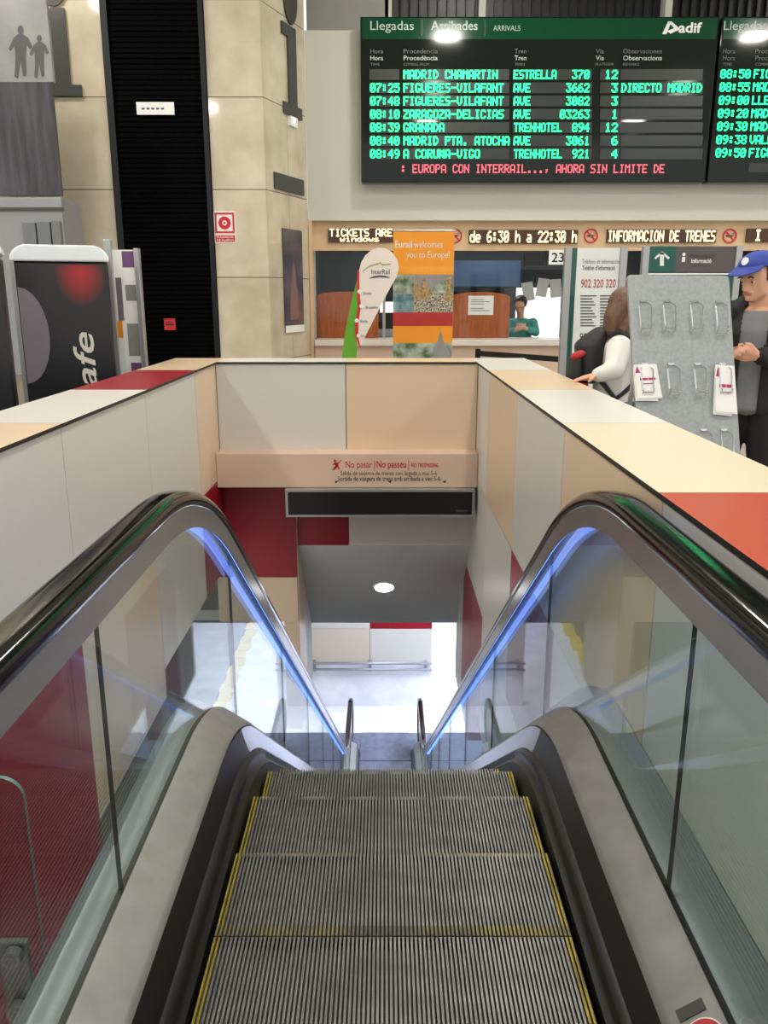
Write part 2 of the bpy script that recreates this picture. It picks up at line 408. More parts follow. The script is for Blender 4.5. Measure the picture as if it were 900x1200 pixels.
# block wall left of the shaft, soffit front, sloping soffit, shaft side walls
bw = MB()
YB = 6.02
bw.box(XL-.1, -.665, YB+.02, YB+.12, -1.06, .085, 'core')
bw.box(XL-.1, -.668, YB, YB+.02, -.69, .085, r_); bw.box(XL-.1, -.668, YB, YB+.02, -1.06, -.695, b_)
bw.build('wall_shaft_block', kind='structure')
sf = MB()
sf.box(-.665, -.272, 6.08, 6.10, -.455, .085, r_); sf.box(-.267, XR, 6.08, 6.10, -.455, .085, w_)
sf.box(-.665, XR, 6.10, 6.2, -.455, .085, 'core')
sf.build('wall_shaft_header', kind='structure')
so = MB()
so.prism([(-.66, 6.08, -.456), (XR, 6.08, -.456), (XR, 7.05, -1.49), (-.66, 7.05, -1.49)], (0, .1, .09), 'grey_soffit')
so.build('ceiling_soffit', kind='structure')
ss = MB()
ss.box(-.78, -.66, YB+.021, 6.55, -2.0, -.2, b_); ss.box(-.78, -.66, 6.553, 7.05, -2.0, -.6, 'grey_soffit')
ss.build('wall_shaft_left', kind='structure')
ss = MB()
ss.box(XR, XR+.12, YF+.004, 6.5, -.69, .085, w_); ss.box(XR, XR+.12, YF+.004, 6.5, -2.0, -.695, r_); ss.box(XR, XR+.12, 6.503, 7.05, -2.0, -.6, w_)
ss.build('wall_shaft_right', kind='structure')
# hall floor around the void
fl = MB()
X0, X1, Y0, Y1 = -9, 10, -5, 13.2
fl.box(X0, XL-.1, Y0, Y1, -.3, 0, 'hall_floor'); fl.box(XR+.1, X1, Y0, Y1, -.3, 0, 'hall_floor')
fl.box(XL-.1, XR+.1, YF+.3, Y1, -.3, 0, 'hall_floor'); fl.box(XL-.1, XR+.1, Y0, -.62, -.3, 0, 'hall_floor')
fl.build('floor', kind='structure')
ce = MB(); ce.box(X0, X1, Y0, Y1, 5.62, 5.8, 'ceiling'); ce.build('ceiling', kind='structure')
# lower level
ZL = -5.9
lf = MB()
lf.box(-8, 8, 2, 12.85, ZL-.1, ZL, 'grey_floor')
lf.box(-2.9, 8, 12.85, 26, ZL-.1, ZL, 'white_floor'); lf.box(-8, -3.14, 12.85, 26, ZL-.1, ZL, 'track_bed')
lf.build('floor_lower', kind='structure')
ys = MB()
for i in range(34):
    ys.box(-3.14+(.03 if i % 2 else 0), -2.9+(.05 if i % 2 else 0), 12.85+i*.38, 12.85+i*.38+.36, ZL-.09, ZL+.006, 'yellow_strip')
ys.build('trim_2', kind='structure')
lw = MB()
for xa, xb, cols in ((-1.36, -.254, (w_, 'off_white')), (-.246, .86, (r_, w_))):
    lw.box(xa, xb, 13.8, 13.83, -4.37, -3.7, cols[0]); lw.box(xa, xb, 13.8, 13.83, -3.695, -1.47, w_); lw.box(xa, xb, 13.8, 13.83, -5.02, -4.376, cols[1])
lw.box(-1.36, .86, 13.8, 13.83, ZL, -5.025, 'white_floor'); lw.box(-1.36, .86, 13.83, 14.0, ZL, -1.47, 'core')
lw.build('wall_lower', kind='structure')
lb = MB(); lb.box(-8, 8, 26, 26.2, ZL, -1.37, 'white_paint'); lb.build('wall_lower_back', kind='structure')
lc = MB(); lc.box(-8, 8, 7.06, 26, -1.47, -1.37, 'ceiling'); lc.build('ceiling_lower', kind='structure')
# hall back side: marble wall, header wall, office behind the ticket counter
def slabs(mb, p0, p1, zs, nrm, m='marble', gap=.004, th=.03, nx=1):
    p0, p1 = Vector((p0[0], p0[1], 0)), Vector((p1[0], p1[1], 0)); d = p1-p0; n = Vector((nrm[0], nrm[1], 0)).normalized()
    for i in range(nx):
        a = p0+d*(i/nx); b = p0+d*((i+1)/nx); e = d.normalized()*gap
        for z0, z1 in zip(zs[:-1], zs[1:]):
            q = [a+e, b-e, b-e-n*th, a+e-n*th]
            mb.prism([Vector((t.x, t.y, z0+gap)) for t in q], (0, 0, z1-z0-2*gap), m)
MZ = [0.0, .69, 1.59, 2.49, 3.39, 4.29, 5.19, 5.6]
mw = MB()
MY = 9.4
slabs(mw, (-6.0, MY), (-2.88, MY), MZ, (0, -1), nx=3); slabs(mw, (-1.83, MY), (-1.255, MY), MZ, (0, -1))
mw.box(-6, -2.885, MY+.012, MY+.3, 0, 5.6, 'joint'); mw.box(-1.825, -1.26, MY+.012, MY+.3, 0, 5.6, 'joint')
mw.box(-6, -1.26, MY+.3, MY+.5, 0, 5.6, 'joint')
dn = Vector((-.9+1.255, 1.0)); nr = (dn.y, -dn.x)
mid = Vector((-1.255, MY))+dn*.52
slabs(mw, (-1.255, MY), mid, MZ, nr); slabs(mw, mid, (-.9, 10.4), MZ, nr)
mw.prism([(-1.258, MY+.02, 0), (-.91, 10.4, 0), (-1.3, 10.4, 0), (-1.4, MY+.1, 0)], (0, 0, 5.6), 'joint')
mw.build('wall_marble', kind='structure')
hw = MB()
hw.box(-.9, 10, 10.40, 10.6, 2.26, 4.29, 'plaster'); hw.box(-.9, .05, 10.75, 10.9, 4.29, 5.62, 'grey_recess')
hw.build('wall_header', kind='structure')
fa = MB(); fa.box(-.9, 10, 10.50, 10.6, 1.925, 2.262, 'fascia'); fa.box(-.9, -.86, 10.38, 10.6, 0, 2.262, 'fascia')
fa.build('trim_3', kind='structure')
wi = MB()                                   # dark upper glazing with mullions above the board
wi.box(.05, 10, 10.95, 11.0, 4.29, 5.62, 'black_paint')
for i in range(90): wi.box(.08+i*.11, .10+i*.11, 10.88, 10.95, 4.29, 5.62, 'dark_metal')
for x in (.05, 1.14, 3.30, 5.5, 7.6): wi.box(x-.04, x+.04, 10.75, 10.95, 4.29, 5.62, 'plaster')
wi.build('window_1', kind='structure')
of = MB()
of.box(-1, 10, 12.9, 13.0, 0, 2.3, 'dark_room'); of.box(-1.2, -.95, 10.6, 13, 0, 2.3, 'dark_room'); of.box(-1, 10, 10.6, 13, 2.27, 2.3, 'dark_room')
of.build('wall_office', kind='structure')
wg = MB()                                   # ticket window glazing
wg.box(.86, 2.28, 10.60, 10.61, .88, 1.925, 'window_glass'); wg.box(-.86, -.0, 10.60, 10.61, .88, 1.925, 'window_glass')
for x in (-.86, .0, .84, 2.28): wg.box(x-.018, x+.018, 10.585, 10.625, .88, 1.925, 'silver')
wg.build('window_2', kind='structure')

# ================================================================== ESCALATOR
CX = 0.022
SL = 0.70; RUN = 8.43; DROP = 5.9
def P(y, y1=2.30, b1=.40, b2=.8):
    y2 = y1+RUN
    if y < y1-b1: return 0.0
    if y < y1+b1: return -SL*(y-y1+b1)**2/(4*b1)
    if y < y2-b2: return -SL*(y-y1)
    if y < y2+b2: return -DROP+SL*(y2+b2-y)**2/(4*b2)
    return -DROP
def ys_path(y1, b1, b2, ya, yb):
    out = []; y = ya
    while y < yb-1e-6:
        out.append(y); near = abs(y-y1) < b1+.1 or abs(y-(y1+RUN)) < b2+.1
        y += .04 if near else .2
    out.append(yb); return out
def sweep_v(mb, prof, m, y1, b1, b2, ya=-.6, yb=12.2, close=False):
    rows = [[(CX+x, y, P(y, y1, b1, b2)+z) for x, z in prof] for y in ys_path(y1, b1, b2, ya, yb)]
    mb.grid(rows, m, close)
    if close: mb.face(rows[0], m); mb.face(rows[-1][::-1], m)
def sweep_n(mb, x, zoff, prof, m, y1, b1, b2, ya=-.6, yb=12.2, ends=True):
    """profile (dx, dn) swept square to the curve of the handrail"""
    yy = ys_path(y1, b1, b2, ya, yb); rows = []
    for y in yy:
        e = 1e-3; s = (P(y+e, y1, b1, b2)-P(y-e, y1, b1, b2))/(2*e); n = Vector((0, -s, 1)).normalized()
        c = Vector((CX+x, y, P(y, y1, b1, b2)+zoff)); rows.append([c+Vector((a, 0, 0))+n*d for a, d in prof])
    mb.grid(rows, m, True)
    if ends: mb.face(rows[0], m); mb.face(rows[-1][::-1], m)
esc = thing('escalator', 'long black and grey escalator with glass sides going down to the platform', 'escalator', (0, 0, 0))
GX = .567
D1, DB, DB2 = 2.30, .26, .5
for s in (-1, 1):
    mb = MB()                               # black skirt, brush strip and deflector
    pr = [(.414, -.10), (.414, .016), (.426, .024), (.430, .030), (.430, .056), (.438, .066), (.446, .070), (.452, .084), (.462, .118), (.470, .150)]
    sweep_v(mb, [(s*a, b) for a, b in pr[:7]], 'skirt', 2.30, .30, .6)
    sweep_v(mb, [(s*a, b) for a, b in pr[6:]], 'skirt', 2.30, .30, .6, -.6, 2.34)
    sweep_v(mb, [(s*a, b) for a, b in pr[6:]], 'stringer', 2.30, .30, .6, 2.34, 12.2)
    sk = mb.build('skirt_panel', esc, smooth=True)
    mb = MB()
    pr = [(.470, .150), (.474, .159), (.482, .167), (.548, .212), (.556, .216), (.560, .210), (.560, .13), (.50, .09)]
    sweep_v(mb, [(s*a, b) for a, b in pr], 'deck', D1, DB, DB2, close=True)
    dk = mb.build('inner_deck', esc, smooth=True)
    mb = MB()
    for y in [v*.6+2.9 for v in range(13)]:
        mb.cyl((CX+s*.535, y, P(y, D1, DB, DB2)+.196), (-s*.7, .4, .6), .006, .004, 'steel', 10)
    mb.build('rivet', dk, kind='stuff')
    mb = MB()
    pr = [(.560, .208), (.574, .208), (.574, .17), (.560, .17)]
    sweep_v(mb, [(s*a, b) for a, b in pr], 'groove', D1, DB, DB2, close=True); mb.build('glass_gasket', esc, smooth=True)
    mb = MB()
    top = .29 if s > 0 else .24
    pr = [(.574, .206), (.600, .222), (.624, top-.02), (.634, top), (.638, top-.02), (.638, -.45), (.574, -.45)]
    sweep_v(mb, [(s*a, b) for a, b in pr], 'outer_deck', D1, DB, DB2, close=True); mb.build('outer_deck', esc, smooth=True)
    # glass panels between joints
    jn = [-.6, .16, 1.46, 2.76, 4.06, 5.36, 6.66, 7.96, 9.26, 10.6, 12.1]
    for ja, jb in zip(jn[:-1], jn[1:]):
        mb = MB(); yy = [y for y in ys_path(2.28, .42, .5, ja, jb)]; yy = [yy[0]+.001]+yy[1:-1]+[yy[-1]-.001]
        rows = []
        for y in yy:
            zb = P(y, D1, DB, DB2)+.19; zt = P(y, 2.28, .42, .5)+.885
            rows.append([(CX+s*(GX-.005), y, zb), (CX+s*(GX-.005), y, zt), (CX+s*(GX+.005), y, zt), (CX+s*(GX+.005), y, zb)])
        mb.grid(rows, 'glass', True); gp = mb.build('glass_panel', esc)
        mb = MB()
        for r, q in ((rows[-1], .0015),):
            mb.face([(a, b+q, c) for a, b, c in r], 'groove')
        mb.build('panel_joint', gp)
    # handrail, its aluminium carrier and light strip
    H1, HB, HB2 = 2.28, .42, .5
    mb = MB()
    prof = [(.040*math.copysign(abs(math.cos(a))**.6, math.cos(a)), -.007+.027*math.copysign(abs(math.sin(a))**.8, math.sin(a))) for a in [2*PI*i/18 for i in range(18)]]
    sweep_n(mb, s*GX, .912, prof, 'rubber', H1, HB, HB2, -.6, 12.25); hr = mb.build('handrail', esc, smooth=True)
    mb = MB()
    pr = [(-.036, -.014), (.032, -.014), (.032, -.030), (.008, -.050), (-.033, -.050), (-.033, -.080), (-.037, -.080)]
    pr = [(s*a, b) for a, b in pr]
    sweep_n(mb, s*GX, .912, pr, 'alu', H1, HB, HB2, -.6, 12.2); ca = mb.build('handrail_carrier', esc, smooth=True)
    mb = MB()
    pr = [(-.0325, -.0505), (-.026, -.0505), (-.026, -.0530), (-.030, -.0545), (-.030, -.078), (-.0325, -.078)]
    pr = [(s*a, b) for a, b in pr]
    sweep_n(mb, s*GX, .912, pr, 'led_strip', H1, HB, HB2, -.5, 12.0); mb.build('light_strip', esc)
    # rounded lower newel end of the balustrade
    mb = MB(); c = Vector((CX+s*GX, 12.2, ZL+.52)); rr = .39
    path = [c+Vector((0, math.sin(a)*rr, math.cos(a)*rr)) for a in [PI*i/16 for i in range(17)]]
    mb.tube(path, .036, 'rubber', 12); mb.build('newel_handrail', esc, smooth=True)
    mb = MB(); mb.cyl(c-Vector((.012, 0, 0)), (1, 0, 0), rr-.02, .024, 'alu', 40); mb.build('newel_plate', esc)
# steps
NR = 86; HW = .405; SD = .29; TH = .235
def step_mesh():
    mb = MB(); pitch = 2*HW/NR; d = .009
    mb.box(-HW, HW, -SD+.004, -.002, -.03, -d, 'tread_dark')
    for i in range(NR):
        x0 = -HW+i*pitch; side = i < 2 or i >= NR-2
        m = 'yellow_side' if side else 'tread'
        mb.box(x0, x0+pitch*.52, -SD+.034, 0, -d, 0, m)
        # ridged riser below the nosing
        mb.prism([(x0, 0, -.001), (x0, -.006, -.12), (x0, -.03, -TH), (x0, -.05, -TH), (x0, -.016, -.02)], (pitch*.52, 0, 0), 'tread')
    mb.prism([(-HW, -.004, -d), (-HW, -.010, -.12), (-HW, -.034, -TH), (-HW, -.06, -TH), (-HW, -.03, -d)], (2*HW, 0, 0), 'tread_dark')
    o = mb.build('step', esc); return o
def edge_mesh():
    mb = MB(); pitch = 2*HW/NR
    for i in range(NR): mb.box(-HW+i*pitch, -HW+i*pitch+pitch*.52, -SD+.004, -SD+.034, -.009, .0004, 'yellow_step')
    return mb
st0 = step_mesh(); ed0 = edge_mesh().build('yellow_edge', st0)
yk = 1.563-2*SD; first = True
while yk < 12.0:
    if first: st, first = st0, False
    else:
        st = st0.copy(); C.objects.link(st); e2 = ed0.copy(); C.objects.link(e2); e2.parent = st
    st.location = (CX, yk, P(yk)); yk += SD
# landing plates
mb = MB(); mb.box(CX-.41, CX+.41, -.62, .36, -.03, .002, 'steel')
for i in range(40): mb.box(CX-.40+i*.02, CX-.39+i*.02, -.6, .35, .002, .005, 'steel')
mb.build('landing_plate', esc)
mb = MB(); mb.box(CX-.41, CX+.41, 11.95, 12.84, ZL-.03, ZL+.012, 'grey_floor'); mb.build('landing_plate', esc)
mb = MB()                                   # dark truss cladding under the steps
sweep_v(mb, [(-.655, -.45), (.655, -.45), (.655, -.75), (-.655, -.75)], 'dark_metal', D1, DB, DB2, -.6, 11.2, True)
mb.build('truss_cladding', esc)
# sticker and tape on the near end of the right deck
n = Vector((-.045, 0, .066)).normalized(); ydir = Vector((0, 1, 0)); xd = Vector((.066, 0, .045)).normalized()
mb = MB(); a = Vector((CX+.515, 1.18, .1895)); mb.obox(a+n*.0012, xd*.026, ydir*.012, n*.001, 'tape')
tag(mb.build('tape_strip'), 'dark grey tape strip stuck across the right grey escalator deck', 'tape')
mb = MB(); a = Vector((CX+.517, 1.122, .191)); mb.cyl(a, n, .037, .0016, 'white_paint', 32)
o = mb.build('round_sticker'); tag(o, 'round red and white sticker at the near end of the right deck', 'sticker')
mb = MB(); mb.cyl(a+n*.0017, n, .034, .0006, 'red_paint', 32); mb.build('red_face', o)
# guard panel left of the balustrade
gd = thing('guard_panel', 'clear rounded guard panel with round bolts left of the escalator balustrade', 'guard panel', (-.9, 1.5, 0))
mb = MB(); pts = []
xr, zt, rr = .158, .445, .05
for a in [PI/2*i/6 for i in range(7)]: pts.append((xr-rr+rr*math.sin(a), 0, zt-rr+rr*math.cos(a)))
pts += [(xr, 0, -.40), (-.26, 0, -.40), (-.26, 0, zt)]
mb.prism(pts, (0, .01, 0), 'clear', 'glass_edge'); mb.build('clear_sheet', gd)
for px, pv in ((15, 1122), (21, 1184)):
    p = at_y(px, pv, 1.49)-Vector((-.9, 1.5, 0))
    mb = MB(); mb.cyl((p.x, -.022, p.z), (0, 1, 0), .021, .022, 'silver', 24); mb.cyl((p.x, -.026, p.z), (0, 1, 0), .012, .006, 'cabinet_grey', 6)
    mb.build('bolt', gd, smooth=True)
p = at_y(16, 1160, 1.5)-Vector((-.9, 1.5, 0))
mb = MB(); mb.box(p.x-.03, p.x+.035, .011, .03, -.40, .03, 'silver'); mb.build('mounting_plate', gd, bevel=.004)

# lamp in the sloping soffit
lp = thing('downlight', 'small round lit downlight in the grey sloping soffit over the escalator', 'ceiling light', (0, 6.56, -.968))
sn = Vector((0, -.731, -.683)); q = Vector((0, 0, 0))
mb = MB(); mb.cyl(q-sn*.01, sn, .092, .016, 'white_paint', 32); mb.build('ring', lp)
mb = MB(); mb.cyl(q+sn*.006, sn, .074, .004, 'lamp_down', 32); mb.build('lens', lp)
# wall railing at the lower level
rl = thing('wall_railing', 'double steel railing fixed along the bright panelled wall on the lower level', 'railing', (-.25, 13.8, -5.1))
for z in (.10, -.02):
    mb = MB(); mb.tube([(-1.12, -.10, z), (1.12, -.10, z)], .026, 'steel', 12); mb.build('rail', rl, smooth=True)
for x in (-1.0, 0.0, 1.0):
    mb = MB(); mb.box(x-.025, x+.025, -.10, 0, -.06, .13, 'steel'); mb.build('bracket', rl)
# platform lamps of the lower level
for i, (x, y, w, l) in enumerate([(-.1, 12.4, .16, .7), (2.4, 15.5, .35, 2.2), (.8, 19.0, .25, 2.0), (2.2, 11.0, .35, 2.0), (4.5, 13.0, .35, 2.0)]):
    t = thing('platform_light', 'long cold white ceiling light over the lower platform', 'ceiling light', (x, y, -1.495), 0, 'platform ceiling lights')
    mb = MB(); mb.box(-w-.03, w+.03, -l/2-.03, l/2+.03, -.06, 0, 'white_paint'); mb.build('housing', t)
    mb = MB(); mb.box(-w, w, -l/2, l/2, -.075, -.06, 'lamp_low'); mb.build('diffuser', t)
# hall ceiling lamps
for x in (-4.1, 1.06, 6.2):
    for y in (-2.0, 1.5, 5.0, 8.2):
        t = thing('hall_light', 'round recessed ceiling lamp of the station hall', 'ceiling light', (x, y, 5.62), 0, 'hall ceiling lamps')
        mb = MB(); mb.cyl((0, 0, -.03), (0, 0, 1), .27, .03, 'white_paint', 32); mb.build('ring', t)
        mb = MB(); mb.cyl((0, 0, -.04), (0, 0, 1), .23, .01, 'lamp_on', 32); mb.build('lens', t)

# ================================================================== BEAM SIGN + DISPLAY
YS = 5.698
sg = MB()
def put(mb, s, u0, u1, v0, v1, y, m, bold=0.0, shear=0.0):
    """lettering between two picture points on a wall plane facing the camera"""
    a = at_y(u0, v1, y); b = at_y(u1, v0, y)
    add_text(mb, s, a, b.x-a.x, b.z-a.z, m, bold=bold, shear=shear)
put(sg, 'No pasar', 405, 436, 540, 548, YS, 'red_paint'); put(sg, 'No passeu', 441.5, 476, 539.5, 548, YS, 'red_paint', .012)
put(sg, 'NO TRESPASSING', 482, 514, 542.5, 547.5, YS, 'red_paint', .015)
put(sg, '|', 438.6, 439.3, 539, 549, YS, 'red_paint'); put(sg, '|', 478.6, 479.3, 539, 549, YS, 'red_paint')
put(sg, 'Salida de viajeros de trenes con llegada a vías 5-6', 399, 512, 551.5, 557, YS, 'letter')
put(sg, 'Sortida de viatgers de trens amb arribada a vies 5-6', 396, 516, 558, 563.5, YS, 'black_paint', .006)
for u in (394, 457, 521):
    c = at_y(u, 565, YS); sg.face([c+Vector((-.014, 0, .009)), c+Vector((.014, 0, .009)), c+Vector((0, 0, -.009))], 'black_paint')
# running figure barred by a slash
c = at_y(394.5, 545, YS)
def bar2(mb, p, q, w, m, y):
    p, q = Vector((p[0], y, p[1])), Vector((q[0], y, q[1])); d = (q-p).normalized(); n_ = Vector((-d.z, 0, d.x))*w
    mb.face([p-n_, q-n_, q+n_, p+n_], m)
for a, b, w in (((-.012, .015), (.006, -.01), .009), ((.006, -.01), (.022, -.03), .005), ((.002, -.006), (-.018, -.035), .005), ((-.01, .014), (.012, .012), .004), ((-.01, .014), (-.028, .0), .004), ((-.032, -.036), (.034, .036), .003)):
    bar2(sg, (c.x+a[0], c.z+a[1]), (c.x+b[0], c.z+b[1]), w, 'red_paint', YS)
sg.face([(c.x-.012+.010*math.cos(i*PI/6), YS, c.z+.030+.010*math.sin(i*PI/6)) for i in range(12)], 'red_paint')
tag(sg.build('beam_sign'), 'red and black no-entry lettering with three arrows on the beige beam', 'sign')
a, b = at_y(335, 606, 5.64), at_y(557, 569.5, 5.64)
ds = thing('display_box', 'long black display box in a silver frame hanging under the beige beam', 'display', ((a.x+b.x)/2, 5.64, a.z))
hw2, hh = (b.x-a.x)/2, .084-a.z
mb = MB(); mb.box(-hw2+.012, hw2-.012, .006, .19, .012, hh-.012, 'black_paint'); mb.build('screen', ds)
mb = MB()
for q in ((-hw2, hw2, 0, .016), (-hw2, hw2, hh-.016, hh), (-hw2, -hw2+.018, .016, hh-.016), (hw2-.018, hw2, .016, hh-.016)):
    mb.box(q[0], q[1], 0, .2, q[2], q[3], 'silver')
mb.build('frame', ds)
mb = MB(); mb.box(hw2-.13, hw2-.05, .003, .006, .035, .05, 'tape'); mb.build('maker_plate', ds)

# ================================================================== ARRIVALS BOARDS
YBd = 10.20
def tx(u, v, y=YBd-.004): return at_y(u, v, y)
def board(x0, x1, label):
    t = thing('arrivals_board', label, 'information board', ((x0+x1)/2, YBd+.09, 2.66), 0, 'arrivals boards')
    hx = (x1-x0)/2; H = 4.37-2.66
    mb = MB(); mb.box(-hx, hx, -.09, .105, 0, H, 'board'); mb.build('housing', t, bevel=.01)
    mb = MB(); mb.box(-hx+.02, hx-.02, -.093, -.088, H-.225, H-.015, 'board_head'); mb.build('header', t)
    mb = MB()
    return t
def led_row(t, name, items, m, v0, v1):
    off = t.location
    for s, u0, u1, adv in items:
        mb = MB(); a = tx(u0, v1, YBd-.006); b = tx(u1, v0, YBd-.006); dots(mb, s, a-off, b.x-a.x, b.z-a.z, m, adv); mb.build(name, t)
def board_text(t, items, name):
    off = t.location
    for s, u0, u1, v0, v1, m, bold in items:
        mb = MB(); a = tx(u0, v1, YBd-.0056); b = tx(u1, v0, YBd-.0056); add_text(mb, s, a-off, b.x-a.x, b.z-a.z, m, bold=bold); mb.build(name, t)
B1 = board(-.262, 3.70, 'large black arrivals board with green lit train rows, wholly in view')
B2 = board(3.73, 7.6, 'second arrivals board, cut off by the picture edge beside the large one')
rows = [('MADRID CHAMARTIN', 'ESTRELLA', '370', '12', ''), ('FIGUERES-VILAFANT', 'AVE', '3662', '3', '07:25'), ('FIGUERES-VILAFANT', 'AVE', '3082', '3', '07:48'),
        ('ZARAGOZA-DELICIAS', 'AVE', '03263', '1', '08:10'), ('GRANADA', 'TRENHOTEL', '894', '12', '08:39'), ('MADRID PTA. ATOCHA', 'AVE', '3061', '6', '08:40'), ('A CORU~A-VIGO', 'TRENHOTEL', '921', '4', '08:49')]
for i, (frm, tr, num, via, hr_) in enumerate(rows):
    vc = 87.3+i*15.5; v0, v1 = vc-5.2, vc+5.2; cw = 6.95
    off = B1.location
    for ua, ub in ((433, 468), (472, 597), (601, 694), (703, 726), (727, 824)):
        a = tx(ua, v1+1, YBd-.003)-off; b = tx(ub, v0-1, YBd-.003)-off; rb = MB(); rb.box(a.x, b.x, a.y, a.y+.002, a.z, b.z, 'board_row'); rb.build('row_strip', B1)
    it = [(frm, 473, 473+cw*len(frm)-1, 6), (tr, 602, 602+cw*(.92 if len(tr) > 4 else .99)*len(tr)-1, 6), (num, 692-7.2*len(num), 691, 6), (via, 724-7.6*len(via), 724, 6)]
    if hr_: it.append((hr_, 434, 468, 6))
    if i == 1: it.append(('DIRECTO MADRID', 728, 823, 6))
    led_row(B1, 'arrival_field', it, M['led_green'], v0, v1)
led_row(B1, 'scrolling_row', [(': EUROPA CON INTERRAIL..., AHORA SIN LIMITE DE', 470, 779, 6)], M['led_red'], 192.5, 202.8)
heads = [('Llegadas', 434, 485, 24, 35, 'head_text', 0), ('Arribades', 505, 560, 24, 35, 'head_text', .012), ('ARRIVALS', 578, 610, 29.5, 36, 'head_text', 0)]
board_text(B1, heads, 'heading')
B1b = [('|', 494, 495, 22, 37, 'dim_text', 0), ('|', 568, 569, 22, 37, 'dim_text', 0)]
board_text(B1, B1b, 'divider')
sub = []
for s1, s2, s3, u, w1, w3 in (('Hora', 'Hora', 'TIME', 434, 15, 11), ('Procedencia', 'Procedència', 'COMING FROM', 473, 40, 30), ('Tren', 'Tren', 'TRAIN', 603, 14, 12), ('Vía', 'Via', 'PLATFORM', 698, 10, 21), ('Observaciones', 'Observacions', 'REMARKS', 730, 46, 19)):
    sub += [(s1, u, u+w1, 57, 62.5, 'dim_text', 0), (s2, u, u+w1, 65, 70.5, 'head_text', .01), (s3, u, u+w3, 73.5, 77, 'dim_text', 0)]
board_text(B1, sub, 'column_heading')
# operator emblem: open loop with an inner stroke, and its wordmark
mb = MB(); off = B1.location
def lg(u, v): return tx(u, v, YBd-.0056)-off
mb.face([lg(776, 40), lg(783, 25), lg(787, 25), lg(781, 40)], 'white_paint'); mb.face([lg(783, 25), lg(787, 25), lg(797, 34), lg(793, 36.5)], 'white_paint')
mb.face([lg(781, 36.5), lg(790, 33), lg(797, 34), lg(786, 39.5)], 'white_paint')
mb.build('emblem', B1)
board_text(B1, [('adif', 795, 823, 26, 38, 'white_paint', .025)], 'wordmark')
for i, (hr_, s) in enumerate([('08:50', 'FIGUERES'), ('08:55', 'MADRID'), ('09:00', 'LLEIDA'), ('09:20', 'MADRID'), ('09:30', 'MADRID'), ('09:38', 'VALENCIA'), ('09:50', 'FIGUERES')]):
    vc = 86.6+i*15.4; sh = -i*.95
    led_row(B2, 'arrival_field', [(hr_, 844+sh, 880+sh, 6), (s, 883+sh, 883+sh+7.0*len(s), 6)], M['led_green'], vc-5.2, vc+5.2)
board_text(B2, [('Llegadas', 848, 899, 24, 35, 'head_text', 0)], 'heading')
sub = []
for s1, s2, s3, u, w1, w3 in (('Hora', 'Hora', 'TIME', 847, 15, 11), ('Procedencia', 'Procedència', 'COMING FROM', 885, 40, 30)):
    sub += [(s1, u, u+w1, 57, 62.5, 'dim_text', 0), (s2, u, u+w1, 65, 70.5, 'dim_text', 0), (s3, u, u+w3, 73.5, 77, 'dim_text', 0)]
board_text(B2, sub, 'column_heading')
mb = MB(); a = tx(877, 202, YBd-.004)-B2.location; mb.box(a.x, a.x+1.8, a.y, a.y+.002, a.z, a.z+.1, 'board_row'); mb.build('row_strip', B2)

# ================================================================== TICKET COUNTER
YFa = 10.494
def led_sign(u0, u1, v0, v1, lines, label):
    a, b = at_y(u0, v1, YFa), at_y(u1, v0, YFa)
    t = thing('led_sign', label, 'lit sign', ((a.x+b.x)/2, YFa, a.z), 0, 'amber lit signs over the ticket windows')
    hx = (b.x-a.x)/2; h = b.z-a.z
    mb = MB(); mb.box(-hx, hx, -.03, .01, 0, h, 'led_back'); mb.build('panel', t)
    mb = MB()
    for s, fx0, fx1, fz0, fz1 in lines:
        dots(mb, s, Vector((-hx+2*hx*fx0, -.032, h*fz0)), 2*hx*(fx1-fx0), h*(fz1-fz0), M['led_amber'])
    mb.build('lit_text', t)
led_sign(385, 461, 268, 284, [('TICKETS ARE', .02, .98, .42, .98), ('windows', .18, .78, .04, .42)], 'amber lit sign TICKETS above the left ticket window')
led_sign(549, 677, 269.5, 285.5, [('de 6:30 h a 22:30 h', .01, .99, .08, .92)], 'amber lit sign showing the opening hours, between two no smoking signs')
led_sign(710, 839, 269, 284.5, [('INFORMACION DE TRENES', .01, .99, .08, .92)], 'amber lit sign INFORMACION DE TRENES above the information desk')
led_sign(873, 990, 268, 284, [('I MUCHO MAS', .08, .99, .08, .92)], 'amber lit sign cut off by the right picture edge')
for u, lab in ((533, 'no smoking sign beside the orange roll-up banner'), (692.5, 'no smoking sign between the opening hours and the information sign'), (855, 'no smoking sign above the blue cap')):
    c = at_y(u, 276.5, YFa)
    t = thing('no_smoking_sign', 'round red '+lab, 'sign', c, 0, 'no smoking signs')
    mb = MB(); n_ = 28; R1, R2 = .086, .068
    ring = lambda r, y: [(r*math.cos(2*PI*i/n_), y, r*math.sin(2*PI*i/n_)) for i in range(n_)]
    mb.grid([ring(R1, -.006), ring(R2, -.006)], 'red_paint', True); mb.grid([ring(R1, 0), ring(R1, -.006)], 'red_paint', True)
    bar2(mb, (-.055, .055), (.055, -.055), .008, 'red_paint', -.0065); mb.build('red_ring', t)
    mb = MB(); mb.box(-.045, .03, -.005, -.003, -.008, .010, 'black_paint'); mb.box(.034, .042, -.005, -.003, -.008, .010, 'black_paint'); mb.box(.036, .040, -.005, -.003, .014, .036, 'black_paint'); mb.build('cigarette', t)
ct = thing('ticket_counter', 'long white topped beige ticket counter below the ticket windows', 'counter', (4.5, 10.4, 0))
mb = MB(); mb.box(-5.35, 5.5, -.07, .55, .80, .875, 'counter'); mb.build('countertop', ct, bevel=.006)
mb = MB(); mb.box(-5.35, 5.5, 0, .5, 0, .80, 'beam'); mb.build('front_panel', ct)
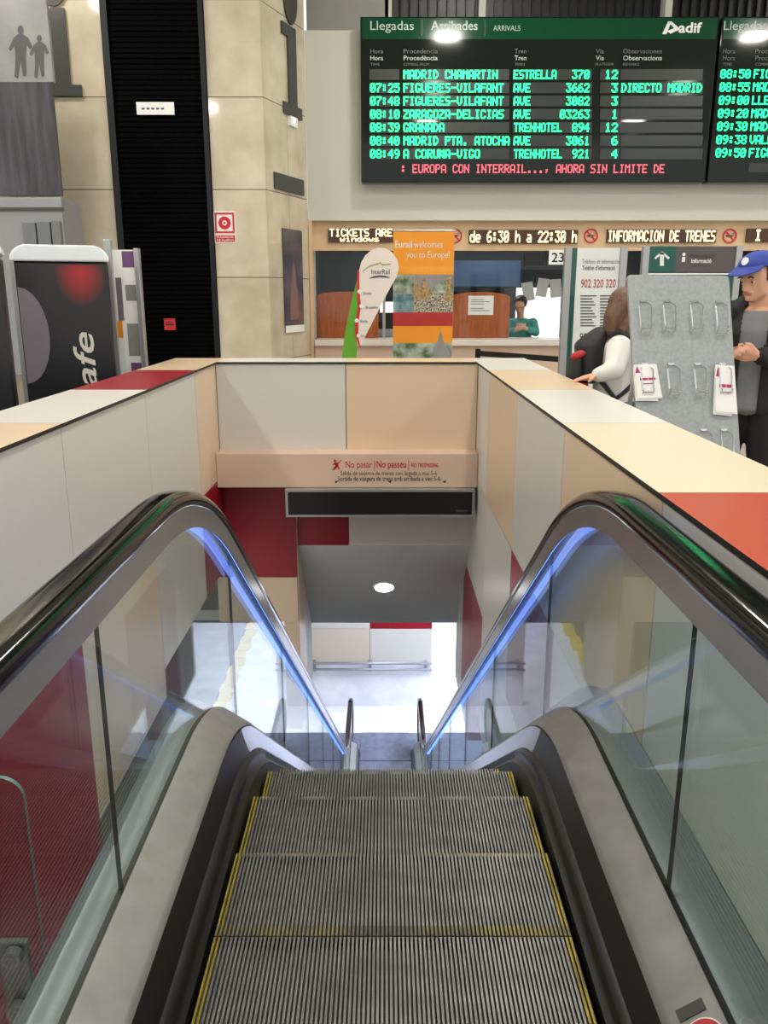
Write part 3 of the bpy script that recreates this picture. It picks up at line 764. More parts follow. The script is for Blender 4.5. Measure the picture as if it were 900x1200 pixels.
def arch_screen(x0, x1, z0, z1, label):
    t = thing('wooden_screen', label, 'screen', ((x0+x1)/2, 10.75, .875), 0, 'wooden counter screens')
    h = (x1-x0)/2; pts = [(-h, 0, 0), (h, 0, 0)]+[(h*math.cos(PI*i/14), 0, (z0-.875)+(z1-z0)*math.sin(PI*i/14)) for i in range(15)]
    mb = MB(); mb.prism(pts, (0, .03, 0), 'wood'); mb.build('board', t)
    return t
arch_screen(-.84, -.07, 1.40, 1.445, 'curved-top wooden counter screen behind the white teardrop flag')
t2 = arch_screen(.84, 1.585, 1.375, 1.44, 'curved-top wooden counter screen with a white notice right of the orange banner')
nt_ = thing('notice', 'white printed notice on the wooden screen right of the orange banner', 'notice', (1.22, 10.742, 1.16))
mb = MB(); mb.box(-.16, .16, 0, .005, 0, .235, 'paper'); mb.build('sheet', nt_)
mb = MB()
for i in range(6):
    if i != 3: mb.box(-.13, .04+.07*(i % 2), -.002, 0, .185-i*.027, .192-i*.027, 'tape')
mb.build('printed_lines', nt_)
# things behind the windows
o = MB(); o.box(.9, 1.95, 12.3, 12.4, 1.52, 1.88, 'blue_screen'); o.box(1.0, 2.1, 12.2, 12.28, 1.02, 1.5, 'board')
sc_ = o.build('office_screen'); tag(sc_, 'dark blue screen wall inside the ticket office behind the clerk', 'screen')
t = thing('lit_notice_wall', 'brightly lit white sheets behind the glass under sign 23', 'light box', (2.12, 11.6, 0))
mb = MB(); mb.box(-.32, .28, 0, .06, .70, 1.5, 'lightbox'); mb.build('lightbox', t)
for x, z, r in ((-.17, 1.45, .06), (.02, 1.5, -.05), (.2, 1.49, .03)):
    mb = MB(); mb.obox((x, -.01, z), (.075, 0, r*.2), (0, .004, 0), (-r*.4, 0, .12), 'paper'); mb.build('paper_sheet', t)
c = at_y(653.5, 301.5, 10.47)
for x in (-.2, 1.5, 3.4):  # unseen fill panels, added to brighten the clerk and the office interior
    lt = thing('office_fill', 'square white ceiling light inside the ticket office', 'ceiling light', (x, 11.75, 2.27), 0, 'ticket office ceiling lights')  # added unseen fill panel, not a ceiling light of the office
    mb = MB(); mb.box(-.32, .32, -.32, .32, -.03, 0, 'white_paint'); mb.build('frame', lt)
    mb = MB(); mb.box(-.29, .29, -.29, .29, -.036, -.03, 'fill_office'); mb.build('diffuser', lt)
t = thing('window_number', 'white sign with the number 23 above the ticket window', 'sign', c)
mb = MB(); mb.box(-.105, .105, -.01, .015, -.085, .085, 'paper'); mb.build('plate', t)
mb = MB(); add_text(mb, '23', (0, -.0112, -.055), .15, .11, 'black_paint', bold=.015, center=True); mb.build('number', t)
mb = MB(); mb.box(1.72, 1.955, 10.56, 10.585, 1.75, 1.9, 'black_paint'); tag(mb.build('dark_plate'), 'dark blank plate left of the number 23 sign', 'sign')
t = thing('office_printer', 'small black and white office machine between flag and orange banner', 'printer', (.10, 11.0, .875))
mb = MB(); mb.box(-.19, .16, 0, .3, 0, .10, 'cabinet_grey'); mb.build('base', t, bevel=.008)
mb = MB(); mb.box(-.17, .14, .01, .28, .10, .31, 'black_paint'); mb.build('body', t, bevel=.008)
mb = MB(); mb.box(-.15, .14, .02, .27, .31, .44, 'lightbox'); mb.build('lit_screen', t)
# belt barrier
t = thing('belt_barrier', 'low black belt barrier in front of the ticket counter', 'barrier', (1.6, 9.2, 0))
a, b = at_y(560, 414, 9.4)-Vector((1.6, 9.2, 0)), at_y(662, 421.5, 9.0)-Vector((1.6, 9.2, 0))
mb = MB(); d = (b-a); mb.obox((a+b)/2, d/2, (0, .004, 0), (0, 0, .03), 'black_paint'); mb.build('belt', t)
for q in (a, b):
    mb = MB(); mb.cyl((q.x, q.y, 0), (0, 0, 1), .03, q.z+.05, 'dark_metal', 16); mb.build('post', t)
    mb = MB(); mb.cyl((q.x, q.y, 0), (0, 0, 1), .15, .02, 'dark_metal', 24); mb.build('base', t)

# ================================================================== BANNER AND FLAG
YBn = 8.2
a, b = at_y(461, 440, YBn), at_y(532, 271, YBn)
bn = thing('rollup_banner', 'orange roll-up travel banner with city photos behind the far parapet', 'banner', ((a.x+b.x)/2, YBn, 0))
hx = (b.x-a.x)/2+.005; zt = b.z
def bz(v): return at_y(495, v, YBn).z
def strip(name, v0, v1, m, x0=-hx, x1=hx, y=-.001):
    mb = MB(); mb.box(x0, x1, y-.001, y, bz(v1), bz(v0), m); return mb.build(name, bn)
mb = MB(); mb.box(-hx, hx, 0, .004, .06, zt, 'orange'); mb.build('banner_sheet', bn)
strip('orange_fade', 312, 321, 'orange2'); strip('city_photo', 322, 344, 'photo_hill', -hx, -hx+.2); strip('city_photo', 344.5, 366, 'photo_sea', -hx, -hx+.2)
strip('city_photo', 322, 366, 'photo_town', -hx+.205, hx); strip('red_roof', 366, 382, 'banner_red'); strip('lower_photo', 402, 440, 'photo_hill')
mb = MB()
def bp_(name, pts, m, y=-.0022):
    k = MB(); k.face([(-hx+(2*hx)*a, y, bz(366)+(bz(322)-bz(366))*b) for a, b in pts], m); return k.build(name, bn)
bp_('sky_print', [(.36, .62), (1, .55), (1, 1), (.36, 1)], 'poster_grey'); bp_('hill_print', [(.62, .55), (1, .5), (1, .72), (.86, .86), (.74, .78), (.66, .66)], 'photo_hill', -.0024)
bp_('castle_print', [(.36, .35), (.62, .35), (.62, .66), (.56, .70), (.54, .92), (.48, .92), (.47, .70), (.42, .62), (.40, .80), (.36, .80)], 'castle', -.0026)
bp_('tower_print', [(.86, .3), (.97, .3), (.96, .95), (.88, .95)], 'castle', -.0026)
bp_('fountain_print', [(.70, -1.6), (.68, -1.1), (.76, -.75), (.80, -.45), (.84, -.75), (.97, -1.1), (1, -1.6)], 'poster_grey', -.0026)
mb = MB()
for s, u0, u1, v0, v1, bo in (('Eurail', 463, 483, 282, 290, .02), ('welcomes', 485, 519, 282, 290, 0), ('you to Europe!', 476, 527, 294, 302, 0)):
    mb = MB(); p, q = at_y(u0, v1, YBn-.0025)-bn.location, at_y(u1, v0, YBn-.0025)-bn.location; add_text(mb, s, p, q.x-p.x, q.z-p.z, 'cream_text', bold=bo); mb.build('slogan_word', bn)
mb = MB(); mb.tube([(-hx-.01, 0, zt+.006), (hx+.01, 0, zt+.006)], .008, 'silver', 8); mb.build('top_rail', bn)
mb = MB(); mb.box(-hx-.02, hx+.02, -.1, .1, 0, .07, 'silver'); mb.build('base', bn, bevel=.01)
mb = MB(); mb.tube([(0, .03, .05), (0, .03, zt)], .008, 'silver', 8); mb.build('support_pole', bn)
YFl = 7.9
fg = thing('teardrop_flag', 'white teardrop flag with red and green edge left of the orange banner', 'flag', (at_y(425, 400, YFl).x, YFl, 0))
def fp(c, dy=0.0):
    q = at_y(310+c[0]/3, 230+c[1]/3, YFl+dy)-fg.location; return q
drop = [(332, 262), (340, 232), (354, 208), (375, 190), (400, 181), (425, 183), (448, 196), (465, 220), (473, 248), (465, 282), (440, 325), (400, 402), (335, 531), (326, 490), (328, 440), (336, 385), (331, 335), (330, 290)]
mb = MB(); mb.prism([fp(c, -.01) for c in drop], (0, .006, 0), 'flag_white'); mb.build('white_cloth', fg)
red = [(326, 262), (334, 262), (333, 290), (334, 335), (339, 385), (331, 440), (329, 490), (337, 531), (330, 525), (319, 490), (319, 440), (330, 385), (325, 335)]
mb = MB(); mb.prism([fp(c, -.014) for c in red], (0, .003, 0), 'red_paint'); mb.build('red_route_line', fg)
gr = [(329, 278), (326, 335), (331, 385), (320, 440), (320, 490), (326, 520), (320, 640), (262, 640), (283, 480), (305, 370)]
mb = MB(); mb.prism([fp(c) for c in gr], (0, .006, 0), 'flag_green'); mb.build('green_cloth', fg)
mb = MB()
for x, y in ((334, 335), (341, 386), (324, 437), (331, 490)):
    mb = MB(); c = fp((x, y), -.016); mb.cyl(c, (0, 1, 0), .019, .003, 'white_paint', 14, 'red_paint'); mb.build('station_dot', fg)
mb = MB()
for s, x0, y0, x1, y1, m in (('InterRail', 376, 255, 440, 274, 'navy'), ('Dublin', 348, 336, 376, 346, 'navy'), ('Bruxelles', 356, 385, 398, 395, 'navy'), ('Berlin', 338, 434, 362, 444, 'navy'), ('Oslo', 338, 487, 352, 496, 'navy')):
    mb = MB(); p, q = fp((x0, y1), -.0145), fp((x1, y0), -.0145); add_text(mb, s, p, q.x-p.x, q.z-p.z, m); mb.build('lettering', fg)
mb = MB()
arc = [(368, 288), (385, 281), (405, 278), (425, 280), (440, 285)]
mb.grid([[fp(c, -.0145) for c in arc], [fp((c[0], c[1]+(2 if i in (0, 4) else 6)), -.0145) for i, c in enumerate(arc)]], 'navy')
sw = [(345, 262), (365, 246), (380, 240), (400, 234), (408, 231), (412, 238), (430, 238), (445, 236)]
mb.grid([[fp(c, -.0145) for c in sw], [fp((c[0], c[1]+4), -.0145) for c in sw]], 'olive'); mb.build('emblem', fg)
q0 = fp((300, 640)); mb = MB(); mb.tube([(q0.x, .01, 0), (q0.x, .01, q0.z), tuple(fp((322, 420), .012)), tuple(fp((328, 300), .012))], .008, 'white_paint', 8); mb.build('pole', fg)
mb = MB(); mb.cyl((q0.x, 0.01, 0), (0, 0, 1), .17, .03, 'dark_metal', 24); mb.build('base', fg)

# ================================================================== INFO TOTEMS
def totem(u0, u1, vtop, y, label):
    a, b = at_y(u0, vtop, y), at_y(u1, vtop, y)
    t = thing('information_stand', label, 'sign', ((a.x+b.x)/2, y, 0)); h = (b.x-a.x)/2
    for sx in (-1, 1):
        mb = MB(); mb.box(sx*h-.028, sx*h+.028, -.03, .03, 0, a.z, 'silver'); mb.build('post', t, bevel=.006)
    return t, h, a.z
t, h, z = totem(666, 731, 290, 6.9, 'framed telephone information stand with 902 numbers behind the parapet')
off = t.location
mb = MB(); mb.box(-h+.03, h-.03, -.012, .02, .35, z-.005, 'paper'); mb.box(-h+.028, -h+.07, -.016, .02, .35, z-.004, 'teal'); mb.build('poster', t)
mb = MB()
for s, u0, u1, v0, v1, m, bo in (("Teléfono de información", 682, 726, 303.5, 309, 'tape', 0), ("Telèfon d'informació", 682, 721, 311, 316.5, 'letter', .015), ('902 320 320', 680.5, 722, 327, 337, 'banner_red', .012), ('902 432 343', 679, 724, 390, 399.5, 'black_paint', .012)):
    p, q = at_y(u0, v1, 6.886)-off, at_y(u1, v0, 6.886)-off; add_text(mb, s, p, q.x-p.x, q.z-p.z, m, bold=bo)
for k in range(11):
    for u0, u1 in ((680, 699), (703, 722)):
        p, q = at_y(u0, 347.5+k*3.5, 6.886)-off, at_y(u1-(k*5 % 7), 346+k*3.5, 6.886)-off; mb.face([(p.x, p.y, p.z), (q.x, p.y, p.z), (q.x, p.y, q.z), (p.x, p.y, q.z)], 'tape')
mb.build('lettering', t)
mb = MB(); mb.box(-h+.03, h-.03, -.024, -.020, .35, z-.005, 'window_glass'); mb.build('glass_cover', t)
t, h, z = totem(757, 866, 288, 7.3, 'wide information stand with a white arrow on a green header behind the grey rack')
off = t.location
hz = at_y(800, 319, 7.3).z
mb = MB(); mb.box(-h+.028, h-.028, -.015, .02, hz, z-.005, 'brown_sign'); ua = at_y(791, 300, 7.3).x-off.x
mb.box(-h+.028, ua, -.018, .02, hz, z-.005, 'teal'); mb.build('header_panel', t)
mb = MB()
A = lambda u, v: at_y(u, v, 7.279)-off
mb.face([A(773.4, 311.5), A(778, 311.5), A(778, 296), A(773.4, 296)], 'white_paint'); bar2(mb, (A(767.5, 303).x, A(767.5, 303).z), (A(776.2, 295.4).x, A(776.2, 295.4).z), .009, 'white_paint', A(775, 300).y); bar2(mb, (A(784, 303).x, A(784, 303).z), (A(775.2, 295.4).x, A(775.2, 295.4).z), .009, 'white_paint', A(775, 300).y)
for s, u0, u1, v0, v1, m, bo in (('Información', 810, 838, 297, 302, 'tape', 0), ('Informació', 810, 834, 303, 308, 'white_paint', .02), ('Information', 810, 825, 309.5, 312, 'tape', 0)):
    p, q = A(u0, v1), A(u1, v0); add_text(mb, s, (p.x, A(775, 300).y, p.z), q.x-p.x, q.z-p.z, m, bold=bo)
p = A(801, 304); mb.box(p.x-.014, p.x+.014, p.y, p.y+.001, p.z-.02, p.z+.02, 'white_paint'); mb.cyl((p.x, p.y, p.z+.04), (0, 1, 0), .014, .001, 'white_paint', 14)
mb.build('lettering', t)
mb = MB(); mb.box(-h+.028, h-.028, -.015, .02, hz-.02, hz-.008, 'paper'); mb.build('white_bar', t)
mb = MB(); mb.box(-h+.028, h-.028, -.012, .02, .3, hz-.03, 'teal'); mb.box(-h+.07, h-.07, -.014, -.012, .35, hz-.08, 'paper'); mb.build('lower_panel', t)

# ================================================================== LEAFLET RACK
TR = 3.6
c0, c1 = at_t(735, 322, TR), at_t(853.5, 323, TR)
upv = (at_t(735, 322, TR)-at_t(746.5, 500, TR)).normalized(); rtv = (c1-c0).normalized(); nrv = rtv.cross(upv).normalized()
if nrv.y > 0: nrv = -nrv
pxs = TR/F
rk = thing('leaflet_rack', 'grey speckled leaflet rack with chrome wire holders on the right behind the coping', 'leaflet rack', (0, 0, 0))
wR, hR = 119*pxs, 300*pxs
def rp(u, v, out=0.0):
    return at_t(u, v, TR)+nrv*out
mb = MB(); pc = c0+rtv*wR/2-upv*hR/2
pts = []
for (sx, sy) in ((-1, 1), (1, 1), (1, -1), (-1, -1)):
    for k in range(4):
        a = [math.radians(180-k*30), math.radians(90-k*30), math.radians(-k*30), math.radians(-90-k*30)][[(-1, 1), (1, 1), (1, -1), (-1, -1)].index((sx, sy))]
        pts.append(pc+rtv*(sx*(wR/2-.015)+.015*math.cos(a))+upv*(sy*(hR/2-.015)+.015*math.sin(a)))
mb.prism(pts, -nrv*.02, 'grey_board', 'silver'); mb.build('board', rk)
for sx in (-1, 1):
    top = pc+rtv*sx*wR*.42+upv*hR*.2-nrv*.025; bot = Vector((top.x, top.y+.35, .015)); mb = MB(); mb.tube([top, bot], .012, 'silver', 8); mb.build('leg', rk)
    low = pc+rtv*sx*wR*.42-upv*hR*.5; mb = MB(); mb.tube([low+upv*.1-nrv*.03, Vector((low.x, low.y-.05, .015))], .012, 'silver', 8); mb.build('leg', rk)
def holder(u, v, drop=38, hw=6):
    mb = MB(); R_ = .0030
    a = rp(u, v)
    mb.obox(a+nrv*.004, rtv*.014, nrv*.004, upv*.005, 'chrome')
    for sx in (-1, 1):
        s0 = a+rtv*sx*.009+nrv*.004
        s1 = a+rtv*sx*(hw+1)*pxs+nrv*.032-upv*.026
        s2 = a+rtv*sx*hw*pxs+nrv*.032-upv*(drop-4)*pxs
        s3 = a+rtv*sx*hw*pxs*.9+nrv*.006-upv*drop*pxs
        mb.tube([s0, s1, s2, s3], R_, 'chrome', 6)
        mb.tube([s2, s2+nrv*.012+upv*.014], R_, 'chrome', 6)
    mb.tube([a+rtv*-hw*pxs+nrv*.032-upv*(drop-4)*pxs, a+rtv*hw*pxs+nrv*.032-upv*(drop-4)*pxs], R_, 'chrome', 6)
    mb.tube([a+rtv*-hw*pxs+nrv*.010-upv*(drop)*pxs, a+rtv*hw*pxs+nrv*.010-upv*(drop)*pxs], R_, 'chrome', 6)
    mb.build('wire_holder', rk, smooth=True)
for u, v in ((753, 353), (781, 353), (813, 353), (842, 354), (755, 427), (786, 427), (817, 427), (846, 427), (824, 504), (848, 504), (770, 504)): holder(u, v)
def leaflets(u0, u1, v0, v1, tilt, label):
    ctr = rp((u0+u1)/2, (v0+v1)/2, .022); hw_, hh_ = (u1-u0)/2*pxs, (v1-v0)/2*pxs
    r = (rtv*math.cos(tilt)+upv*math.sin(tilt)); u_ = (upv*math.cos(tilt)-rtv*math.sin(tilt))
    t = thing('leaflet_stack', label, 'leaflets', ctr, 0, 'leaflet stacks in the rack')
    for k, (dx, dz, rot) in enumerate(((0, 0, 0), (.008, -.006, .06), (-.004, -.012, -.04))):
        rr_, uu = r*math.cos(rot)+u_*math.sin(rot), u_*math.cos(rot)-r*math.sin(rot)
        mb = MB(); mb.obox(r*dx+u_*dz-nrv*(.004*k), rr_*hw_, nrv*.0015, uu*hh_, 'paper')
        o = mb.build('leaflet', t)
        if k == 0:
            mb = MB(); w = nrv*.0022
            mb.face([r*-hw_*.95+u_*hh_*.5+w, r*-hw_*.5+u_*hh_*.5+w, r*-hw_*.75+u_*hh_*.95+w], 'magenta')
            for q, (xa, xb) in enumerate(((-.6, .1), (.15, .8), (-.5, .5))):
                z_ = .12-.28*(q == 2); mb.obox(r*hw_*(xa+xb)/2+u_*hh_*z_+w, r*hw_*(xb-xa)/2, nrv*.0003, u_*hh_*(.07 if q < 2 else .03), 'magenta')
            mb.build('magenta_print', o)
leaflets(743, 769, 428, 467, .05, 'stack of white leaflets with magenta print at the left of the rack')
leaflets(836, 858, 429, 484, -.06, 'stack of white leaflets with magenta print at the right of the rack')

# ================================================================== LEFT SIDE OF THE HALL
sh = thing('roller_shutter', 'tall black ribbed shutter between the marble wall strips', 'shutter', (-2.355, 9.42, 0))
mb = MB()
for i in range(112): mb.prism([(-.49, -.01, i*.05), (-.49, -.022, i*.05+.012), (-.49, -.022, i*.05+.036), (-.49, -.01, i*.05+.048), (-.49, .02, i*.05+.048), (-.49, .02, i*.05)], (.98, 0, 0), 'shutter')
mb.build('slat_curtain', sh)
for x0, x1 in ((-.52, -.45), (.47, .52)):
    mb = MB(); mb.box(x0, x1, -.05, .05, 0, 5.6, 'dark_metal'); mb.build('guide_rail', sh)
c = at_y(182, 127, 9.38); t = thing('name_plate', 'small white plate high on the black shutter', 'plate', c)
mb = MB(); mb.box(-.195, .195, -.004, .012, -.06, .06, 'paper'); mb.build('plate', t)
mb = MB()
for i in range(5): mb.box(-.14+i*.05, -.11+i*.05, -.0055, -.004, -.012, .006, 'tape')
mb.build('faded_print', t)
c = at_y(199, 380, 9.38); t = thing('red_notice', 'tiny red notice low on the black shutter', 'sign', c)
mb = MB(); mb.box(-.062, .062, -.004, .012, -.062, .062, 'red_paint'); mb.build('plate', t)
mb = MB(); mb.box(-.045, .045, -.0055, -.004, -.012, .006, 'black_paint'); mb.box(-.045, .045, -.0055, -.004, .02, .028, 'black_paint'); mb.build('print', t)
c = at_y(263.5, 267, 9.394); t = thing('fire_alarm_sign', 'square red and white fire alarm sign on the marble strip', 'sign', c)
mb = MB(); mb.box(-.115, .115, 0, .006, -.155, .17, 'white_paint'); mb.build('plate', t)
mb = MB()
for q in ((-.105, .105, .135, .155), (-.105, .105, -.055, -.035), (-.105, -.085, -.035, .135), (.085, .105, -.035, .135)): mb.box(q[0], q[1], -.003, 0, q[2], q[3], 'red_paint')
mb.build('red_frame', t)
mb = MB(); mb.cyl((0, -.004, .05), (0, 1, 0), .066, .004, 'red_paint', 28); mb.cyl((0, -.006, .05), (0, 1, 0), .026, .002, 'white_paint', 20); mb.cyl((0, -.007, .05), (0, 1, 0), .012, .001, 'red_paint', 16); mb.build('bell_symbol', t)
mb = MB(); mb.box(-.105, .105, -.002, 0, -.145, -.075, 'red_paint')
add_text(mb, 'PULSADOR', (0, -.003, -.104), .18, .022, 'white_paint', center=True); add_text(mb, 'DE ALARMA', (0, -.003, -.136), .18, .022, 'white_paint', center=True); mb.build('caption', t)
# big slab letters i
def slab_i(t, ax, up, nrm, W_, H_, dot=True):
    mb = MB(); ax, up, nrm = Vector(ax), Vector(up), Vector(nrm)
    pts = [(-.5, 0), (.5, 0), (.5, .13), (.24, .13), (.24, 1), (-.5, 1), (-.5, .87), (-.2, .87), (-.2, .13), (-.5, .13)]
    mb.prism([ax*(a*W_)+up*(b*H_)+nrm*.004 for a, b in pts], nrm*.02, 'letter'); mb.build('stem', t)
    mb = MB(); cdot = up*H_*1.34-ax*.0; u1 = ax.normalized(); mb.prism([cdot+(u1*math.cos(2*PI*i/24)*W_*.36+up*math.sin(2*PI*i/24)*W_*.62)+nrm*.004 for i in range(24)], nrm*.02, 'letter'); mb.build('dot', t)
pa = Vector((-1.255, MY)); dd = dn.normalized(); nn = Vector((nr[0], nr[1], 0)).normalized()
def on_face(u, v):
    """point of the slanted marble face behind a picture point"""
    d = ray(u, v); k = ((pa.x)*nn.x+(pa.y)*nn.y)/(d.x*nn.x+d.y*nn.y); return Vector((0, 0, CAMZ))+d*k
ba, bb = on_face(331, 133), on_face(352, 137)
t = thing('letter_i', 'large dark grey letter i high on the slanted marble face', 'letter', on_face(342, 137), 0, 'large information letters')
hi = on_face(340, 32).z-on_face(342, 137).z
slab_i(t, (dd.x, dd.y, 0), (0, 0, 1), nn, (bb-ba).length, hi)
a = at_y(97, 113, MY-.004); zt = at_y(75, 10, MY).z
t = thing('letter_i', 'large dark grey letter i half behind the grey street poster', 'letter', (a.x-.21, MY-.002, a.z), 0, 'large information letters')
slab_i(t, (1, 0, 0), (0, 0, 1), (0, -1, 0), .42, zt-a.z)
q = on_face(342, 143); t = thing('emergency_light', 'small emergency light box under the letter i on the slanted marble', 'emergency light', q)
fx = Vector((dd.x, dd.y, 0))
mb = MB(); mb.obox(nn*.015, fx*.09, nn*.015, Vector((0, 0, .05)), 'paper'); mb.build('box', t)
M['spark'] = mat('blue_indicator', S(180, 190, 255), .4, emit=5, ecol=(.5, .6, 1, 1)); mb = MB(); mb.cyl(nn*.03+Vector((0, 0, .015)), nn, .022, .006, 'spark', 14); mb.build('indicator', t)
q = on_face(338, 216); mb = MB(); qa, qb = on_face(321, 213), on_face(355, 222); wq = (Vector((qb.x, qb.y, 0))-Vector((qa.x, qa.y, 0))).length
mb.obox(q+nn*.014, fx*wq/2, nn*.012, Vector((0, 0, .085)), 'letter'); o = mb.build('wall_plaque', bevel=.006); tag(o, 'dark metal plaque on the slanted marble face', 'plaque')
qa, qb, qt, qm = on_face(332, 330), on_face(354, 330), on_face(343, 272), on_face(343, 392)
t = thing('wall_poster', 'tall narrow dark poster hanging on the slanted marble face', 'poster', on_face(343, 330)+nn*.012)
hh_ = (qt.z-qm.z)/2; wq = (Vector((qb.x-qa.x, qb.y-qa.y, 0))).length/2
M['poster_blue'] = mix_mat('dusk_poster_print', S(48, 54, 74), S(110, 96, 96), 3, .3, .7, .3)
mb = MB(); mb.obox((0, 0, 0), fx*wq, nn*.004, (0, 0, hh_), 'poster_blue'); mb.build('sheet', t)
mb = MB(); cz = -.1
pts = [(-.5, -.75), (.45, -.75), (.38, -.2), (.25, 0), (.2, .25), (.05, .34), (.02, .55), (-.03, .34), (-.18, .25), (-.22, 0), (-.42, -.3)]
mb.face([fx*(a*wq)+nn*.0045+Vector((0, 0, b*hh_)) for a, b in pts], M['brown_print']); mb.build('tower_print', t)
mb = MB(); mb.obox(Vector((0, 0, -hh_*.93))+nn*.005, fx*wq, nn*.001, (0, 0, hh_*.07), 'paper'); mb.build('caption_strip', t)
# grey street poster, far left
YP = 8.75
def pbox(t, name, u0, u1, v0, v1, y0, y1, m, bevel=0):
    a, b = at_y(u0, v1, y0)-t.location, at_y(u1, v0, y0)-t.location
    vm = (v0+min(v1, 290))/2; xa, xb = at_y(u0, vm, y0).x-t.location.x, at_y(u1, vm, y0).x-t.location.x
    mb = MB(); mb.box(xa, xb, 0+(y0-t.location.y), y1-t.location.y, a.z, b.z, m); return mb.build(name, t, bevel=bevel)
t = thing('street_poster', 'large grey poster of two walking figures at the far left', 'poster', (-4.0, YP, 0))
pbox(t, 'picture_top', -60, 57, -30, 96, YP, YP+.05, 'poster_grey'); pbox(t, 'picture_bottom', -60, 66, 96, 229, YP, YP+.05, 'poster_dark')
mb = MB()
for u, s in ((24, 1.0), (46, .82)):
    f = lambda du, dv: at_y(u+du*s, 92-(92-dv)*s if s < 1 else dv, YP-.003)-t.location
    mb.face([f(3.5*math.cos(i*PI/6), 35+5.5*math.sin(i*PI/6)) for i in range(12)], 'figure_print')
    mb.face([f(-8, 44), f(-3, 40), f(3, 40), f(9, 44), f(14, 55), f(11, 58), f(7, 52), f(6, 66), f(7, 88), f(3, 90), f(0, 70), f(-3, 92), f(-7, 90), f(-6, 66), f(-7, 53), f(-12, 60), f(-14, 57)], 'figure_print')
mb.build('figures', t)
t = thing('grey_cabinet', 'low grey metal cabinet with stepped side panels under the street poster', 'cabinet', (-4.0, 8.7, 0))
pbox(t, 'body', -60, 74, 231, 440, 8.75, 9.3, 'cabinet_grey', .01)
for u0, u1, v0 in ((27, 42, 261), (44, 59, 260), (61, 71, 259)): pbox(t, 'side_panel', u0, u1, v0, 440, 8.70, 8.75, 'tone_grey')
pbox(t, 'dark_top_strip', -60, 74, 243, 247, 8.73, 8.75, 'tape')
# coffee machines with white domed tops
def machine(u0, u1, vt, y, label, rz):
    a, b = at_y(u0, 400, y), at_y(u1, 400, y); ztop = at_y((u0+u1)/2, vt, y).z; w = b.x-a.x
    t = thing('coffee_machine', label, 'vending machine', ((a.x+b.x)/2, y, 0), rz, 'coffee machines beside the parapet')
    h = w/2; zb = ztop-.10
    mb = MB(); mb.box(-h+.01, h-.01, 0, .42, 0, zb, 'machine_black'); mb.build('body', t, bevel=.02)
    n_ = 20; arc = [(h*math.cos(PI*i/n_), -.02, zb+.10*min(1, (math.sin(PI*i/n_))*1.5)**.8 if 0 < i < n_ else zb) for i in range(n_+1)]
    mb = MB(); mb.prism(arc, (0, .46, 0), 'machine_white'); mb.build('domed_top', t, bevel=.012)
    mb = MB(); mb.box(-h+.02, h-.02, -.012, 0, .12, zb-.01, 'machine_black'); mb.build('front_door', t, bevel=.006)
    mb = MB(); mb.box(-h, -h+.025, -.014, .42, .0, zb, 'silver'); mb.build('side_trim', t)
    return t, h, zb
mt, h, zb = machine(26, 133, 287, 5.45, 'black coffee machine with cafe lettering beside the poster stand', math.radians(19))
mb = MB(); add_text(mb, 'cafe', (h-.14, -.0135, .70), .47, .13, 'cream_text', right=(0, 0, 1), up=(-1, 0, 0), shear=.25, bold=.012)
mb.build('lettering', mt)
M['red_fade'] = mat('dark_red_fade', S(120, 26, 30), .35)  # soft round red patch in the colour, fading outward to the door's black
nt = M['red_fade'].node_tree; bs = nt.nodes['Principled BSDF']; gt = nt.nodes.new('ShaderNodeTexGradient'); gt.gradient_type = 'SPHERICAL'
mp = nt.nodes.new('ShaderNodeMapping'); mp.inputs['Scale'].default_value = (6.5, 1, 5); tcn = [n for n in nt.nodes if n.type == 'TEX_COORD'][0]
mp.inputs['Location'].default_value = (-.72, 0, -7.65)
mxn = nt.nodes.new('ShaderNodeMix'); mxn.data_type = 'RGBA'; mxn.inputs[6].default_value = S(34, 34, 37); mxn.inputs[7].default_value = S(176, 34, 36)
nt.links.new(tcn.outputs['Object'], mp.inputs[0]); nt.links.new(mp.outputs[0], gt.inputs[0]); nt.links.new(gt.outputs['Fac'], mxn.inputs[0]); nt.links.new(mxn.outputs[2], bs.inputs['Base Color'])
mb = MB(); mb.box(-.06, h-.03, -.0133, -.012, 1.2, zb-.02, 'red_fade'); mb.build('red_fade_patch', mt)
mb = MB(); pts = [(-h+.03+.16*math.sin(PI*i/12), -.0134, 1.15+.30*math.cos(PI*i/12)) for i in range(13)]
mb.face(pts, 'mauve'); mb.build('cup_print', mt)
mt2, h2, zb2 = machine(-85, 9, 272, 4.35, 'black coffee machine at the picture edge left of the other one', math.radians(22))
mb = MB(); add_text(mb, 'cafe', (h2-.10, -.0135, .56), .47, .13, 'cream_text', right=(0, 0, 1), up=(-1, 0, 0), shear=.25, bold=.012); mb.build('lettering', mt2)
